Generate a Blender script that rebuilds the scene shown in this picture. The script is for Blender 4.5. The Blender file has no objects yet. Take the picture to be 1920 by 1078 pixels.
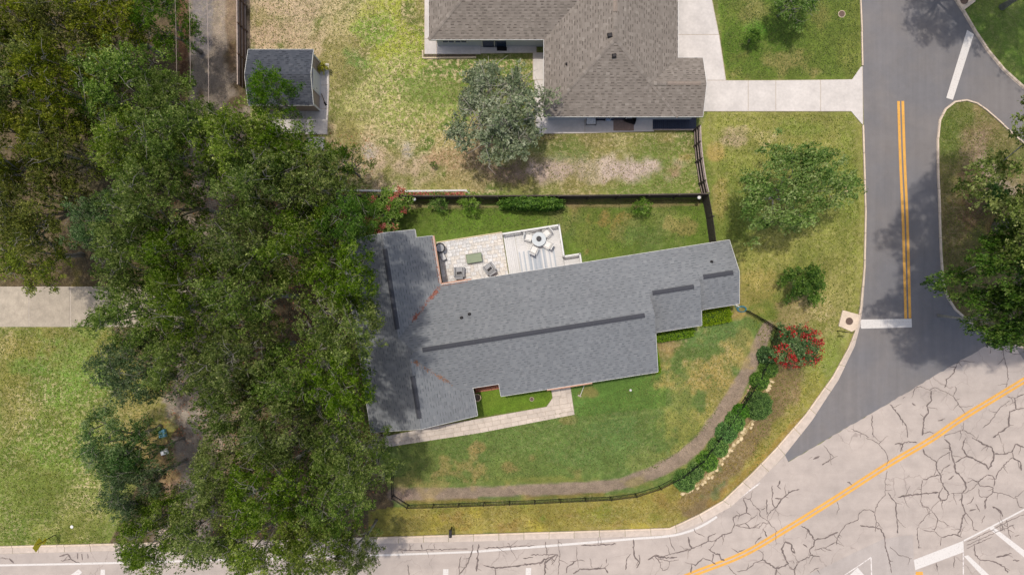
import bpy, math, random
import numpy as np
from mathutils import Vector, Matrix
random.seed(7)
RNG = np.random.default_rng(7)
scn = bpy.context.scene
COL = scn.collection
# ------------------------------------------------------------------ camera, sky, sun
H = 53.4                      # flying height; the ground shows at 24 px of the photograph per metre
PPM = 24.0
cd = bpy.data.cameras.new('camera'); cam = bpy.data.objects.new('camera', cd); COL.objects.link(cam)
cam.location = (0, 0, H); cam.rotation_euler = (0, 0, 0)
cd.sensor_fit = 'HORIZONTAL'; cd.sensor_width = 36.0
cd.lens = 36.0 * H / (1920 / PPM)
cd.clip_start = 0.5; cd.clip_end = 2000
scn.camera = cam
SUN = Vector((-0.140, 0.205, 1.0)).normalized()
el = math.asin(SUN.z); az = math.atan2(SUN.x, SUN.y)
w = bpy.data.worlds.new('World'); scn.world = w; w.use_nodes = True
nt = w.node_tree; bg = nt.nodes['Background']
sky = nt.nodes.new('ShaderNodeTexSky'); sky.sky_type = 'NISHITA'; sky.sun_disc = False
sky.sun_elevation = el; sky.sun_rotation = az % (2 * math.pi)
nt.links.new(sky.outputs[0], bg.inputs[0]); bg.inputs[1].default_value = 0.15; sky.dust_density = 3.5; sky.ozone_density = 0.6
ld = bpy.data.lights.new('sun', 'SUN'); ld.energy = 2.3; ld.angle = math.radians(1.4); ld.color = (1.0, 0.955, 0.89)
sun = bpy.data.objects.new('sun', ld); COL.objects.link(sun)
sun.rotation_euler = SUN.to_track_quat('Z', 'Y').to_euler(); sun.location = (0, 0, 60)
scn.view_settings.view_transform = 'Standard'; scn.view_settings.look = 'None'
scn.view_settings.exposure = 0.36; scn.view_settings.gamma = 1.0
scn.view_settings.use_curve_mapping = False
scn.cycles.max_bounces = 6; scn.cycles.diffuse_bounces = 3; scn.cycles.transparent_max_bounces = 6

# ------------------------------------------------------------------ helpers
def P(x, y, h=0.0):
    """pixel of the photograph (1920 wide) of a point at height h -> plan position in metres"""
    k = (H - h) / H / PPM
    return ((x - 960) * k, -(y - 539) * k)
G = 1.45
def C(r, g, b, m=1.0):
    def f(c):
        c = c / 255.0
        return c / 12.92 if c <= 0.04045 else ((c + 0.055) / 1.055) ** 2.4
    return tuple(min(0.9, f(c) / G * m * t) for c, t in ((r, 1.0), (g, .985), (b, .955))) + (1.0,)

class M:
    """small node helper"""
    def __init__(s, name):
        s.m = bpy.data.materials.new(name); s.m.use_nodes = True; s.t = s.m.node_tree
        s.b = s.t.nodes['Principled BSDF']; s.b.inputs['Specular IOR Level'].default_value = 0.25
        s.out = s.t.nodes['Material Output']
    def n(s, typ, **kw):
        x = s.t.nodes.new(typ)
        for k, v in kw.items(): setattr(x, k, v)
        return x
    def l(s, a, b): s.t.links.new(a, b)
    def noise(s, scale, detail=4, rough=0.6, vec=None):
        x = s.n('ShaderNodeTexNoise'); x.inputs['Scale'].default_value = scale
        x.inputs['Detail'].default_value = detail; x.inputs['Roughness'].default_value = rough
        s.l(vec if vec is not None else s.pos(), x.inputs['Vector']); return x.outputs['Fac']
    def pos(s):
        if not hasattr(s, '_p'): s._p = s.n('ShaderNodeNewGeometry').outputs['Position']
        return s._p
    def rng(s, f, a, b, c, d):
        x = s.n('ShaderNodeMapRange'); s.l(f, x.inputs[0])
        for i, v in zip((1, 2, 3, 4), (a, b, c, d)): x.inputs[i].default_value = v
        return x.outputs[0]
    def mix(s, fac, a, b, typ='MIX'):
        x = s.n('ShaderNodeMix', data_type='RGBA', blend_type=typ)
        for sock, v in ((x.inputs[0], fac), (x.inputs[6], a), (x.inputs[7], b)):
            if hasattr(v, 'links'): s.l(v, sock)
            elif isinstance(v, (int, float)): sock.default_value = v
            else: sock.default_value = v
        return x.outputs[2]
    def mul(s, col, fac):
        x = s.n('ShaderNodeVectorMath', operation='SCALE')
        if hasattr(col, 'links'): s.l(col, x.inputs[0])
        else: x.inputs[0].default_value = col[:3]
        s.l(fac, x.inputs['Scale']); return x.outputs[0]
    def math(s, op, a, b):
        x = s.n('ShaderNodeMath', operation=op)
        for sock, v in ((x.inputs[0], a), (x.inputs[1], b)):
            if hasattr(v, 'links'): s.l(v, sock)
            else: sock.default_value = v
        return x.outputs[0]
    def bump(s, h, strength=0.4, dist=0.02):
        x = s.n('ShaderNodeBump'); x.inputs['Strength'].default_value = strength; x.inputs['Distance'].default_value = dist
        s.l(h, x.inputs['Height']); s.l(x.outputs[0], s.b.inputs['Normal'])
    def attr(s, name, out='Color'):
        x = s.n('ShaderNodeAttribute'); x.attribute_name = name; return x.outputs[out]
    def fin(s, col, rough=0.85, metal=0.0):
        if hasattr(col, 'links'): s.l(col, s.b.inputs['Base Color'])
        else: s.b.inputs['Base Color'].default_value = col
        s.b.inputs['Roughness'].default_value = rough; s.b.inputs['Metallic'].default_value = metal
        return s.m

def simple(name, rgb, rough=0.7, var=0.18, scale=6.0, metal=0.0, bump=0.15, objvar=0.0):
    m = M(name); n1 = m.noise(scale, 5); n2 = m.noise(scale * 7, 3)
    f = m.math('MULTIPLY', m.rng(n1, 0.3, 0.7, 1 - var, 1 + var), m.rng(n2, 0.3, 0.7, 1 - var * .6, 1 + var * .6))
    if objvar:
        oi = m.n('ShaderNodeObjectInfo').outputs['Random']
        f = m.math('MULTIPLY', f, m.rng(oi, 0, 1, 1 - objvar, 1 + objvar))
    col = m.mul(C(*rgb), f)
    if bump: m.bump(n2, bump, 0.01)
    return m.fin(col, rough, metal)

def set_props(o, label=None, cat=None, group=None, kind=None):
    if label: o['label'] = label
    if cat: o['category'] = cat
    if group: o['group'] = group
    if kind: o['kind'] = kind
    return o
def empty(name, loc, label=None, cat=None, group=None, kind=None, rz=0.0):
    o = bpy.data.objects.new(name, None); COL.objects.link(o); o.location = loc; o.rotation_euler = (0, 0, rz)
    o.empty_display_size = 0.2
    return set_props(o, label, cat, group, kind)

class MB:
    """collects shapes of ONE mesh"""
    def __init__(s): s.v = []; s.f = []; s.mi = []; s.cur = 0; s.c = None
    def add(s, vs, fs):
        b = len(s.v); s.v += [tuple(p) for p in vs]
        for f in fs: s.f.append(tuple(i + b for i in f)); s.mi.append(s.cur)
        return s
    def box(s, cx, cy, cz, sx, sy, sz, a=0.0):
        ca, sa = math.cos(a), math.sin(a); vs = []
        for dz in (-.5, .5):
            for dx, dy in ((-.5, -.5), (.5, -.5), (.5, .5), (-.5, .5)):
                x, y = dx * sx, dy * sy
                vs.append((cx + x * ca - y * sa, cy + x * sa + y * ca, cz + dz * sz))
        return s.add(vs, [(3, 2, 1, 0), (4, 5, 6, 7), (0, 1, 5, 4), (1, 2, 6, 5), (2, 3, 7, 6), (3, 0, 4, 7)])
    def rbox(s, cx, cy, cz, sx, sy, sz, a=0.0, r=0.03):
        """box with a chamfered upper edge"""
        ca, sa = math.cos(a), math.sin(a); vs = []
        for z, ins in ((-.5 * sz, 0), (.5 * sz - r, 0), (.5 * sz, r)):
            for dx, dy in ((-.5, -.5), (.5, -.5), (.5, .5), (-.5, .5)):
                x, y = dx * (sx - 2 * ins), dy * (sy - 2 * ins)
                vs.append((cx + x * ca - y * sa, cy + x * sa + y * ca, cz + z))
        fs = [(3, 2, 1, 0), (8, 9, 10, 11)]
        for L in (0, 4):
            for i in range(4): j = (i + 1) % 4; fs.append((L + i, L + j, L + 4 + j, L + 4 + i))
        return s.add(vs, fs)
    def tube(s, p0, p1, r0, r1=None, n=6, cap=True):
        r1 = r0 if r1 is None else r1
        p0, p1 = Vector(p0), Vector(p1); d = p1 - p0
        if d.length < 1e-6: return s
        q = d.to_track_quat('Z', 'Y'); vs = []
        for p, r in ((p0, r0), (p1, r1)):
            for i in range(n):
                t = 2 * math.pi * i / n; vs.append(p + q @ Vector((r * math.cos(t), r * math.sin(t), 0)))
        fs = [(i, (i + 1) % n, n + (i + 1) % n, n + i) for i in range(n)]
        if cap: fs += [tuple(range(n - 1, -1, -1)), tuple(range(n, 2 * n))]
        return s.add(vs, fs)
    def path(s, pts, radii, n=6):
        pts = [Vector(p) for p in pts]; vs = []
        for k, p in enumerate(pts):
            d = (pts[min(k + 1, len(pts) - 1)] - pts[max(k - 1, 0)])
            q = d.to_track_quat('Z', 'Y')
            for i in range(n):
                t = 2 * math.pi * i / n; vs.append(p + q @ Vector((radii[k] * math.cos(t), radii[k] * math.sin(t), 0)))
        fs = []
        for k in range(len(pts) - 1):
            for i in range(n):
                j = (i + 1) % n; fs.append((k * n + i, k * n + j, (k + 1) * n + j, (k + 1) * n + i))
        fs += [tuple(range(n - 1, -1, -1)), tuple(range((len(pts) - 1) * n, len(pts) * n))]
        return s.add(vs, fs)
    def lathe(s, cx, cy, prof, n=16, z0=0.0):
        vs = []
        for r, z in prof:
            for i in range(n):
                t = 2 * math.pi * i / n; vs.append((cx + r * math.cos(t), cy + r * math.sin(t), z0 + z))
        fs = []
        for k in range(len(prof) - 1):
            for i in range(n):
                j = (i + 1) % n; fs.append((k * n + i, k * n + j, (k + 1) * n + j, (k + 1) * n + i))
        fs += [tuple(range(n - 1, -1, -1)), tuple(range((len(prof) - 1) * n, len(prof) * n))]
        return s.add(vs, fs)
    def prism(s, pts, z0, z1, ins=0.0):
        n = len(pts); cx = sum(p[0] for p in pts) / n; cy = sum(p[1] for p in pts) / n
        vs = [(x, y, z0) for x, y in pts] + [(cx + (x - cx) * (1 - ins), cy + (y - cy) * (1 - ins), z1) for x, y in pts]
        fs = [tuple(range(n - 1, -1, -1)), tuple(range(n, 2 * n))]
        fs += [(i, (i + 1) % n, n + (i + 1) % n, n + i) for i in range(n)]
        return s.add(vs, fs)
    def sheet(s, pts, z):
        return s.add([(x, y, z) for x, y in pts], [tuple(range(len(pts)))])
    def strip(s, pts, w, z, wf=None):
        """flat ribbon along a polyline"""
        vs = []; n = len(pts)
        for k in range(n):
            a = Vector(pts[max(k - 1, 0)]); b = Vector(pts[min(k + 1, n - 1)]); d = (b - a)
            if d.length < 1e-9: d = Vector((1, 0))
            d.normalize(); nx, ny = -d.y, d.x; ww = (w if wf is None else wf[k]) * .5
            vs += [(pts[k][0] + nx * ww, pts[k][1] + ny * ww, z), (pts[k][0] - nx * ww, pts[k][1] - ny * ww, z)]
        return s.add(vs, [(2 * k + 1, 2 * k + 3, 2 * k + 2, 2 * k) for k in range(n - 1)])
    def build(s, name, mats, parent=None, smooth=False, off=(0, 0, 0), **props):
        me = bpy.data.meshes.new(name)
        v = [(p[0] - off[0], p[1] - off[1], p[2] - off[2]) for p in s.v] if any(off) else s.v
        me.from_pydata(v, [], s.f)
        for m in (mats if isinstance(mats, (list, tuple)) else [mats]): me.materials.append(m)
        if isinstance(mats, (list, tuple)): me.polygons.foreach_set('material_index', s.mi)
        if smooth: me.polygons.foreach_set('use_smooth', [True] * len(s.f))
        if s.c is not None:
            a = me.attributes.new('tint', 'FLOAT', 'FACE'); a.data.foreach_set('value', s.c)
        me.update()
        o = bpy.data.objects.new(name, me); COL.objects.link(o)
        if parent: o.parent = parent
        return set_props(o, **props)

def centre(pts): return (sum(p[0] for p in pts) / len(pts), sum(p[1] for p in pts) / len(pts), 0)
def px(pts, h=0.0): return [P(x, y, h) for x, y in pts]

# ------------------------------------------------------------------ materials
m_white = simple('white_paint', (232, 230, 226), 0.55, 0.05, 3)
m_trim = simple('white_trim', (222, 220, 215), 0.6, 0.06, 3)
m_conc = simple('pale_concrete', (214, 207, 201), 0.9, 0.11, .7, bump=0.3, objvar=0.05)
m_conc_old = simple('weathered_concrete', (180, 168, 150), 0.95, 0.16, 1.5, bump=0.3, objvar=0.05)
m_kerb = simple('kerb_concrete', (226, 206, 184), 0.9, 0.13, 2.5, bump=0.3, objvar=0.06)
m_gutter = simple('gutter_concrete', (208, 192, 178), 0.9, 0.12, 2.5, bump=0.3, objvar=0.05)
m_stone = simple('path_stone', (212, 198, 184), 0.85, 0.12, 2.0, bump=0.3, objvar=0.09)
m_grout = simple('sand_joint', (196, 184, 170), 1.0, 0.15, 8)
m_paver = simple('travertine', (226, 224, 222), 0.7, 0.24, 9.0, bump=0.2, objvar=0.10)
m_paver_w = simple('travertine_warm', (228, 221, 212), 0.7, 0.2, 9.0, bump=0.2, objvar=0.08)
m_black = simple('black_metal', (34, 32, 34), 0.45, 0.1, 8, metal=0.4)
m_dark = simple('dark_plastic', (48, 46, 50), 0.5, 0.12, 8)
m_glassdark = simple('window_glass', (52, 66, 92), 0.12, 0.1, 2, bump=0)
m_brick = simple('red_brick', (176, 118, 92), 0.9, 0.15, 14)
m_wall_n = simple('painted_wall', (206, 208, 212), 0.8, 0.04, 2)
m_wallb = simple('brick_wall', (150, 104, 82), 0.9, 0.16, 10)
m_fence = simple('weathered_wood', (84, 75, 70), 0.95, 0.28, 5, objvar=0.12)
m_fence_l = simple('grey_wood', (176, 160, 150), 0.9, 0.2, 5, objvar=0.08)
m_bark = simple('grey_bark', (166, 160, 148), 0.95, 0.25, 5, bump=0.6)
m_barkd = simple('brown_bark', (112, 98, 84), 0.95, 0.25, 5, bump=0.6)
m_yellow = M('yellow_road_paint'); _n = m_yellow.noise(9, 5); _n2 = m_yellow.noise(1.2, 3)
m_yellow = m_yellow.fin(m_yellow.mix(m_yellow.rng(_n, 0.55, 0.68, 0, 0.6), m_yellow.mul(C(236, 176, 84), m_yellow.rng(_n2, .3, .7, .92, 1.08)), C(168, 140, 104)), 0.8)
m_rpaint = M('white_road_paint'); _n = m_rpaint.noise(11, 5)
m_rpaint = m_rpaint.fin(m_rpaint.mix(m_rpaint.rng(_n, 0.54, 0.68, 0, 0.6), C(228, 222, 216), C(180, 170, 162)), 0.8)
m_wpaint = M('worn_road_paint'); _n = m_wpaint.noise(5, 6, 0.75)
m_wpaint = m_wpaint.fin(m_wpaint.mix(m_wpaint.rng(_n, 0.50, 0.56, 0, 0.9), C(238, 230, 224), C(190, 178, 172)), 0.8)
m_tar = simple('crack_tar', (122, 110, 105), 0.8, 0.35, 3)
m_copper = simple('copper_gutter', (196, 150, 126), 0.5, 0.12, 4)
m_vent = simple('ridge_vent_felt', (74, 75, 81), 0.9, 0.08, 9)
m_grey_cushion = simple('grey_fabric', (172, 172, 174), 0.95, 0.08, 14)
m_green_top = simple('sage_green_top', (146, 158, 130), 0.6, 0.06, 5)
m_hose = simple('teal_hose', (62, 132, 150), 0.45, 0.1, 12)
m_ysign = simple('yellow_sign', (240, 226, 24), 0.5, 0.05, 6)
m_sand = simple('sand_stone', (222, 200, 158), 0.9, 0.15, 8, objvar=0.1)
m_rust = simple('manhole_iron', (112, 92, 82), 0.7, 0.2, 14, metal=0.2)

def grass_mat():
    m = M('lawn_and_soil'); col = m.attr('Col'); mot = m.attr('mot', 'Fac')
    n1 = m.noise(2.1, 6, 0.7); n2 = m.noise(11.0, 4, 0.7); n3 = m.noise(0.45, 3, 0.5); n4 = m.noise(3.0, 6, 0.8)
    f = m.math('MULTIPLY', m.rng(n1, .3, .7, .76, 1.24), m.rng(n2, .25, .75, .60, 1.40))
    f = m.math('MULTIPLY', f, m.rng(n3, .3, .7, .92, 1.08))
    c = m.mul(col, f)
    # speckle of dry straw and of darker weeds
    dry = m.math('MULTIPLY', m.rng(n4, .50, .56, 0, 1), mot)
    c = m.mix(dry, c, m.mul(C(220, 200, 156), m.rng(n2, .3, .7, .75, 1.2)))
    n5 = m.noise(3.6, 6, 0.85, m.n('ShaderNodeTexCoord').outputs['Object'])
    wd = m.math('MULTIPLY', m.rng(n5, .53, .59, 0, .8), m.math('ADD', mot, 0.12))
    c = m.mix(wd, c, m.mul(C(84, 98, 36), m.rng(n1, .3, .7, .8, 1.2)))
    m.bump(m.math('ADD', n2, n4), 0.9, 0.06)
    return m.fin(c, 1.0)
m_grass = grass_mat()

def asphalt(name, rgb, warm, streak=0.06, crack=0.0):
    m = M(name); n1 = m.noise(0.22, 4, .6); n2 = m.noise(40, 3, .8); n3 = m.noise(1.4, 6, .7)
    mp = m.n('ShaderNodeMapping'); mp.inputs['Scale'].default_value = (2.2, .08, 1) if not crack else (1, 1, 1)
    mp.inputs['Rotation'].default_value = (0, 0, 0); m.l(m.pos(), mp.inputs['Vector'])
    n4 = m.noise(1.0, 3, .6, mp.outputs[0])
    c = m.mix(m.rng(n1, .38, .62, 0, 1), C(*rgb), C(*warm))
    f = m.math('MULTIPLY', m.rng(n2, .25, .75, .86, 1.14), m.rng(n3, .3, .7, .95, 1.05))
    f = m.math('MULTIPLY', f, m.rng(n4, .3, .7, 1 - streak, 1 + streak))
    if crack:
        mq = m.n('ShaderNodeMapping'); mq.inputs['Rotation'].default_value = (0, 0, -.54); mq.inputs['Scale'].default_value = (.05, .7, 1); m.l(m.pos(), mq.inputs['Vector'])
        f = m.math('MULTIPLY', f, m.rng(m.noise(1.0, 4, .6, mq.outputs[0]), .35, .65, .93, 1.05))
        f = m.math('MULTIPLY', f, m.rng(m.noise(.7, 7, .75), .58, .72, 1, .86))
    else:
        f = m.math('MULTIPLY', f, m.rng(m.noise(3.5, 6, .8), .66, .74, 1, .82)); f = m.math('MULTIPLY', f, m.rng(m.noise(.5, 6, .7), .3, .7, .94, 1.06))
    c = m.mul(c, f)
    if crack:
        wn = m.n('ShaderNodeTexNoise'); wn.inputs['Scale'].default_value = .8; wn.inputs['Detail'].default_value = 5; m.l(m.pos(), wn.inputs['Vector'])
        va = m.n('ShaderNodeVectorMath', operation='MULTIPLY_ADD'); m.l(wn.outputs['Color'], va.inputs[0]); va.inputs[1].default_value = (1.6, 1.6, 0); m.l(m.pos(), va.inputs[2])
        vo = m.n('ShaderNodeTexVoronoi', feature='DISTANCE_TO_EDGE'); vo.inputs['Scale'].default_value = .42; m.l(va.outputs[0], vo.inputs['Vector'])
        msk = m.noise(.16, 2)
        k = m.math('MULTIPLY', m.rng(vo.outputs['Distance'], .003, .012, 1, 0), m.rng(msk, .45, .6, .04, .42))
        c = m.mix(k, c, C(132, 118, 112))
    m.bump(n2, .35, .008)
    return m.fin(c, .92)
m_asph = asphalt('dark_asphalt', (125, 123, 125), (132, 127, 125))
m_road = asphalt('old_pale_asphalt', (196, 183, 173), (187, 175, 166), .06, crack=1)

def shingle_mat(name, ramp):
    m = M(name); t = m.attr('tint', 'Fac'); cr = m.n('ShaderNodeValToRGB'); m.l(t, cr.inputs[0])
    e = cr.color_ramp.elements; e[0].position = 0; e[0].color = C(*ramp[0]); e[1].position = 1; e[1].color = C(*ramp[-1])
    for i, c in enumerate(ramp[1:-1]):
        x = e.new((i + 1) / (len(ramp) - 1)); x.color = C(*c)
    n = m.noise(30, 3, .8); n2 = m.noise(.35, 4)
    c = m.mul(cr.outputs[0], m.math('MULTIPLY', m.rng(n, .25, .75, .84, 1.16), m.rng(n2, .3, .7, .95, 1.05)))
    m.bump(n, .4, .006)
    return m.fin(c, .95)
m_sh_grey = shingle_mat('grey_shingle', [(104, 107, 111), (124, 126, 129), (131, 134, 137), (142, 144, 146)])
m_sh_brown = shingle_mat('brown_shingle', [(98, 89, 82), (124, 116, 107), (137, 128, 119), (154, 145, 135)])
m_sh_dark = shingle_mat('charcoal_shingle', [(50, 53, 60), (66, 70, 78), (76, 80, 88), (90, 93, 100)])

def leaf_mat(name, dark, mid, light, trans=0.35, ov=0.16):
    m = M(name); t = m.attr('tint', 'Fac'); cr = m.n('ShaderNodeValToRGB'); m.l(t, cr.inputs[0])
    e = cr.color_ramp.elements; e[0].position = 0; e[0].color = C(*dark); e[1].position = 1; e[1].color = C(*light)
    x = e.new(.45); x.color = C(*mid)
    oi = m.n('ShaderNodeObjectInfo').outputs['Random']
    n = m.noise(.35, 3)
    f = m.math('MULTIPLY', m.rng(oi, 0, 1, 1 - ov, 1 + ov), m.rng(n, .3, .7, .85, 1.15))
    # every tree leans a little towards its own olive or grey green
    hv = m.n('ShaderNodeHueSaturation'); m.l(m.mul(cr.outputs[0], f), hv.inputs['Color'])
    m.l(m.rng(m.math('FRACT', m.math('MULTIPLY', oi, 7.3), 0.0), 0, 1, .482, .508), hv.inputs['Hue']); m.l(m.rng(m.math('FRACT', m.math('MULTIPLY', oi, 3.7), 0.0), 0, 1, .92, 1.14), hv.inputs['Saturation'])
    c = hv.outputs[0]
    m.fin(c, .55)
    tr = m.n('ShaderNodeBsdfTranslucent'); m.l(c, tr.inputs[0]); mx = m.n('ShaderNodeMixShader'); mx.inputs[0].default_value = trans
    m.l(m.b.outputs[0], mx.inputs[1]); m.l(tr.outputs[0], mx.inputs[2]); m.l(mx.outputs[0], m.out.inputs[0])
    return m.m
lf_oak = leaf_mat('oak_leaf', (62, 92, 26), (126, 156, 56), (202, 216, 130), .45, .2)
lf_forest = leaf_mat('forest_leaf', (70, 88, 20), (132, 148, 42), (192, 196, 94), .42, .22)
lf_bright = leaf_mat('bright_leaf', (54, 92, 28), (104, 144, 48), (164, 194, 92), .42)
lf_deep = leaf_mat('deep_green_leaf', (56, 92, 44), (104, 142, 78), (172, 194, 136), .42)
lf_dark = leaf_mat('dark_leaf', (40, 64, 24), (80, 112, 44), (144, 164, 92), .35)
lf_sage = leaf_mat('sage_leaf', (104, 122, 88), (152, 168, 130), (208, 214, 186), .4)
lf_loose = leaf_mat('loose_leaf', (80, 124, 44), (138, 178, 78), (196, 216, 138), .48)
lf_hedge = leaf_mat('box_leaf', (58, 98, 34), (98, 146, 58), (152, 188, 98), .35)
lf_lime = leaf_mat('lime_hedge_leaf', (84, 122, 20), (124, 156, 32), (160, 186, 62), .3)
lf_red = leaf_mat('crimson_blossom', (118, 26, 40), (176, 52, 62), (214, 112, 112), .2)
lf_pink = leaf_mat('salmon_blossom', (150, 62, 58), (184, 96, 90), (204, 132, 120), .2)
lf_yel = leaf_mat('yellow_leaf', (150, 150, 20), (196, 200, 40), (222, 224, 90), .3)
m_litter = leaf_mat('leaf_litter', (128, 84, 62), (168, 112, 84), (192, 142, 112), .1)

# ------------------------------------------------------------------ ground: one sheet with soil and grass colours
def fbm(nx, ny, cell, octaves=4, seed=0):
    r = np.random.default_rng(seed); out = np.zeros((ny, nx)); amp = 1.0; tot = 0
    for o in range(octaves):
        c = max(cell / 2 ** o, 1.0); gx = int(nx / c) + 3; gy = int(ny / c) + 3
        g = r.random((gy, gx)); xs = np.arange(nx) / c; ys = np.arange(ny) / c
        x0 = xs.astype(int); y0 = ys.astype(int); fx = xs - x0; fy = ys - y0
        fx = fx * fx * (3 - 2 * fx); fy = fy * fy * (3 - 2 * fy)
        a = g[np.ix_(y0, x0)] * (1 - fx) + g[np.ix_(y0, x0 + 1)] * fx
        b = g[np.ix_(y0 + 1, x0)] * (1 - fx) + g[np.ix_(y0 + 1, x0 + 1)] * fx
        out += amp * (a * (1 - fy)[:, None] + b * fy[:, None]); tot += amp; amp *= .55
    out /= tot
    return (out - out.mean()) / out.std()

def build_ground():
    st = 0.14
    xs = np.concatenate([[-900, -300, -120, -70, -50], np.arange(-42.5, 42.5, st), [50, 70, 120, 300, 900]])
    ys = np.concatenate([[-900, -300, -120, -60, -32], np.arange(-24.5, 24.5, st), [32, 60, 120, 300, 900]])
    nx, ny = len(xs), len(ys); X, Y = np.meshgrid(xs, ys)
    U = X * PPM + 960; V = 539 - Y * PPM                     # pixel coordinates at ground level
    nz = [fbm(nx, ny, c, 4, s) for c, s in ((70, 1), (24, 2), (9, 3), (40, 4), (5, 5))]
    S = lambda t: np.clip(t, 0, 1) ** 2 * (3 - 2 * np.clip(t, 0, 1))
    def c3(c): return np.array(C(*c)[:3])
    col = np.zeros((ny, nx, 3)); mot = np.zeros((ny, nx))
    def inside(poly):
        m = np.zeros(U.shape, bool); n = len(poly)
        for i in range(n):
            x1, y1 = poly[i]; x2, y2 = poly[(i + 1) % n]
            if y1 == y2: continue
            cnd = ((y1 > V) != (y2 > V)) & (U < (x2 - x1) * (V - y1) / (y2 - y1) + x1)
            m ^= cnd
        return m
    def region(poly, cols, m=0.0, noises=(0, 1)):
        k = inside(poly) if poly else np.ones(U.shape, bool)
        a = S(.5 + .55 * nz[noises[0]]); b = S(.5 + .6 * nz[noises[1]])
        c = c3(cols[0]) * (1 - a)[..., None] + c3(cols[1]) * a[..., None]
        if len(cols) > 2: c = c * (1 - .6 * b)[..., None] + c3(cols[2]) * (.6 * b)[..., None]
        col[k] = c[k]; mot[k] = m
    def blob(x, y, rx, ry, c, s=1.0, edge=.35, ni=1, mo=None, rot=0.0):
        dx, dy = (U - x), (V - y); cr, sr = math.cos(rot), math.sin(rot)
        ex, ey = (dx * cr + dy * sr) / rx, (-dx * sr + dy * cr) / ry
        wgt = S((1.25 - np.sqrt(ex ** 2 + ey ** 2) + edge * .5 * nz[ni] + edge * .45 * nz[2] + edge * .35 * nz[4]) / .8) * s
        col[:] = col * (1 - wgt)[..., None] + c3(c) * wgt[..., None]
        if mo is not None: mot[:] = mot * (1 - wgt) + mo * wgt
    def band(pts, wd, c, s=1.0, edge=.3, soft=.5, mo=None):
        d = np.full(U.shape, 1e9)
        for (x1, y1), (x2, y2) in zip(pts[:-1], pts[1:]):
            L2 = (x2 - x1) ** 2 + (y2 - y1) ** 2
            t = np.clip(((U - x1) * (x2 - x1) + (V - y1) * (y2 - y1)) / L2, 0, 1)
            d = np.minimum(d, np.hypot(U - x1 - t * (x2 - x1), V - y1 - t * (y2 - y1)))
        wgt = S((1 + soft / 2 - d / (wd / 2) + edge * .35 * nz[1] + edge * .4 * nz[2]) / soft) * s
        col[:] = col * (1 - wgt)[..., None] + c3(c) * wgt[..., None]
        if mo is not None: mot[:] = mot * (1 - wgt) + mo * wgt
    region(None, [(122, 130, 62), (140, 138, 74), (96, 116, 50)], .2)
    # forest floor
    region([(-9000, -9000), (470, -9000), (470, 380), (700, 360), (700, 640), (670, 800), (740, 830), (738, 1004), (200, 1030), (330, 760), (200, 612), (-9000, 612)],
           [(96, 82, 60), (112, 94, 70), (76, 72, 44)], .12)
    # yard of the neighbour, left of the brown roof
    region([(462, -3000), (800, -3000), (800, 110), (1010, 110), (1010, 250), (1310, 250), (1325, 366), (640, 366), (600, 250), (470, 250)],
           [(128, 148, 66), (158, 150, 88), (96, 134, 52)], .75, (0, 1))
    blob(540, 60, 95, 75, (196, 172, 140), .85, .5, mo=.55)
    blob(560, 10, 110, 30, (200, 176, 144), .8, .4, mo=.4)
    blob(650, 30, 50, 50, (180, 170, 110), .5, .5, mo=.8)
    blob(735, 70, 60, 75, (176, 182, 66), .75, .5, mo=.25)
    blob(660, 120, 34, 34, (98, 146, 60), .7, .5, mo=.5)
    blob(700, 60, 30, 26, (106, 150, 56), .6, .5, mo=.4)
    blob(700, 200, 70, 60, (190, 184, 118), .6, .6, mo=1)
    blob(780, 175, 60, 60, (132, 156, 70), .5, .6, mo=.5)
    blob(680, 290, 60, 40, (188, 168, 128), .7, .6, mo=.8)
    blob(755, 318, 96, 48, (208, 184, 154), .95, .5, mo=.4)
    blob(695, 325, 55, 36, (204, 180, 150), .85, .5, mo=.35)
    blob(860, 300, 66, 52, (184, 150, 114), .85, .6, mo=.5)
    blob(790, 230, 60, 40, (168, 172, 92), .5, .6, mo=.6)
    blob(690, 285, 14, 14, (180, 176, 176), .6, .5); blob(765, 290, 18, 18, (184, 176, 172), .6, .5)
    blob(830, 350, 60, 12, (150, 150, 76), .7, .4, mo=.2)
    blob(955, 320, 76, 38, (140, 118, 98), .95, .4, mo=.12)
    blob(1175, 319, 122, 31, (206, 186, 172), 1, .35, mo=.12)
    blob(1040, 322, 74, 31, (196, 174, 158), .95, .35, mo=.15)
    blob(1110, 320, 20, 24, (170, 164, 104), .4, .5, mo=.6)
    blob(1255, 320, 30, 18, (176, 138, 106), .7, .5, mo=.4)
    blob(1160, 262, 20, 14, (188, 178, 122), .8, .5, mo=.8)
    blob(1060, 275, 80, 26, (106, 126, 58), .75, .4, mo=.15)
    blob(1240, 275, 60, 22, (112, 132, 56), .7, .4, mo=.15)
    blob(1245, 262, 24, 10, (154, 122, 66), .5, .5); blob(1290, 292, 18, 12, (186, 156, 96), .6, .5)
    blob(1030, 255, 30, 22, (124, 100, 66), .6, .5)
    blob(1200, 355, 140, 9, (118, 134, 62), .6, .3, mo=.2)
    # back garden between the fence and the long grey roof
    region([(640, 368), (1325, 366), (1345, 460), (1090, 500), (700, 560)], [(110, 136, 48), (126, 138, 60), (96, 120, 54)], .06)
    blob(1130, 410, 42, 32, (164, 126, 74), .6, .5, ni=2, mo=.2); blob(1060, 400, 40, 40, (148, 140, 84), .5, .5)
    blob(1260, 415, 70, 40, (136, 142, 72), .6, .5); blob(1200, 440, 60, 30, (108, 130, 66), .6, .5); blob(1290, 430, 30, 16, (174, 150, 96), .5, .6, ni=2)
    blob(900, 410, 150, 30, (104, 138, 40), .5, .4); blob(780, 415, 50, 30, (92, 112, 38), .5)
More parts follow.
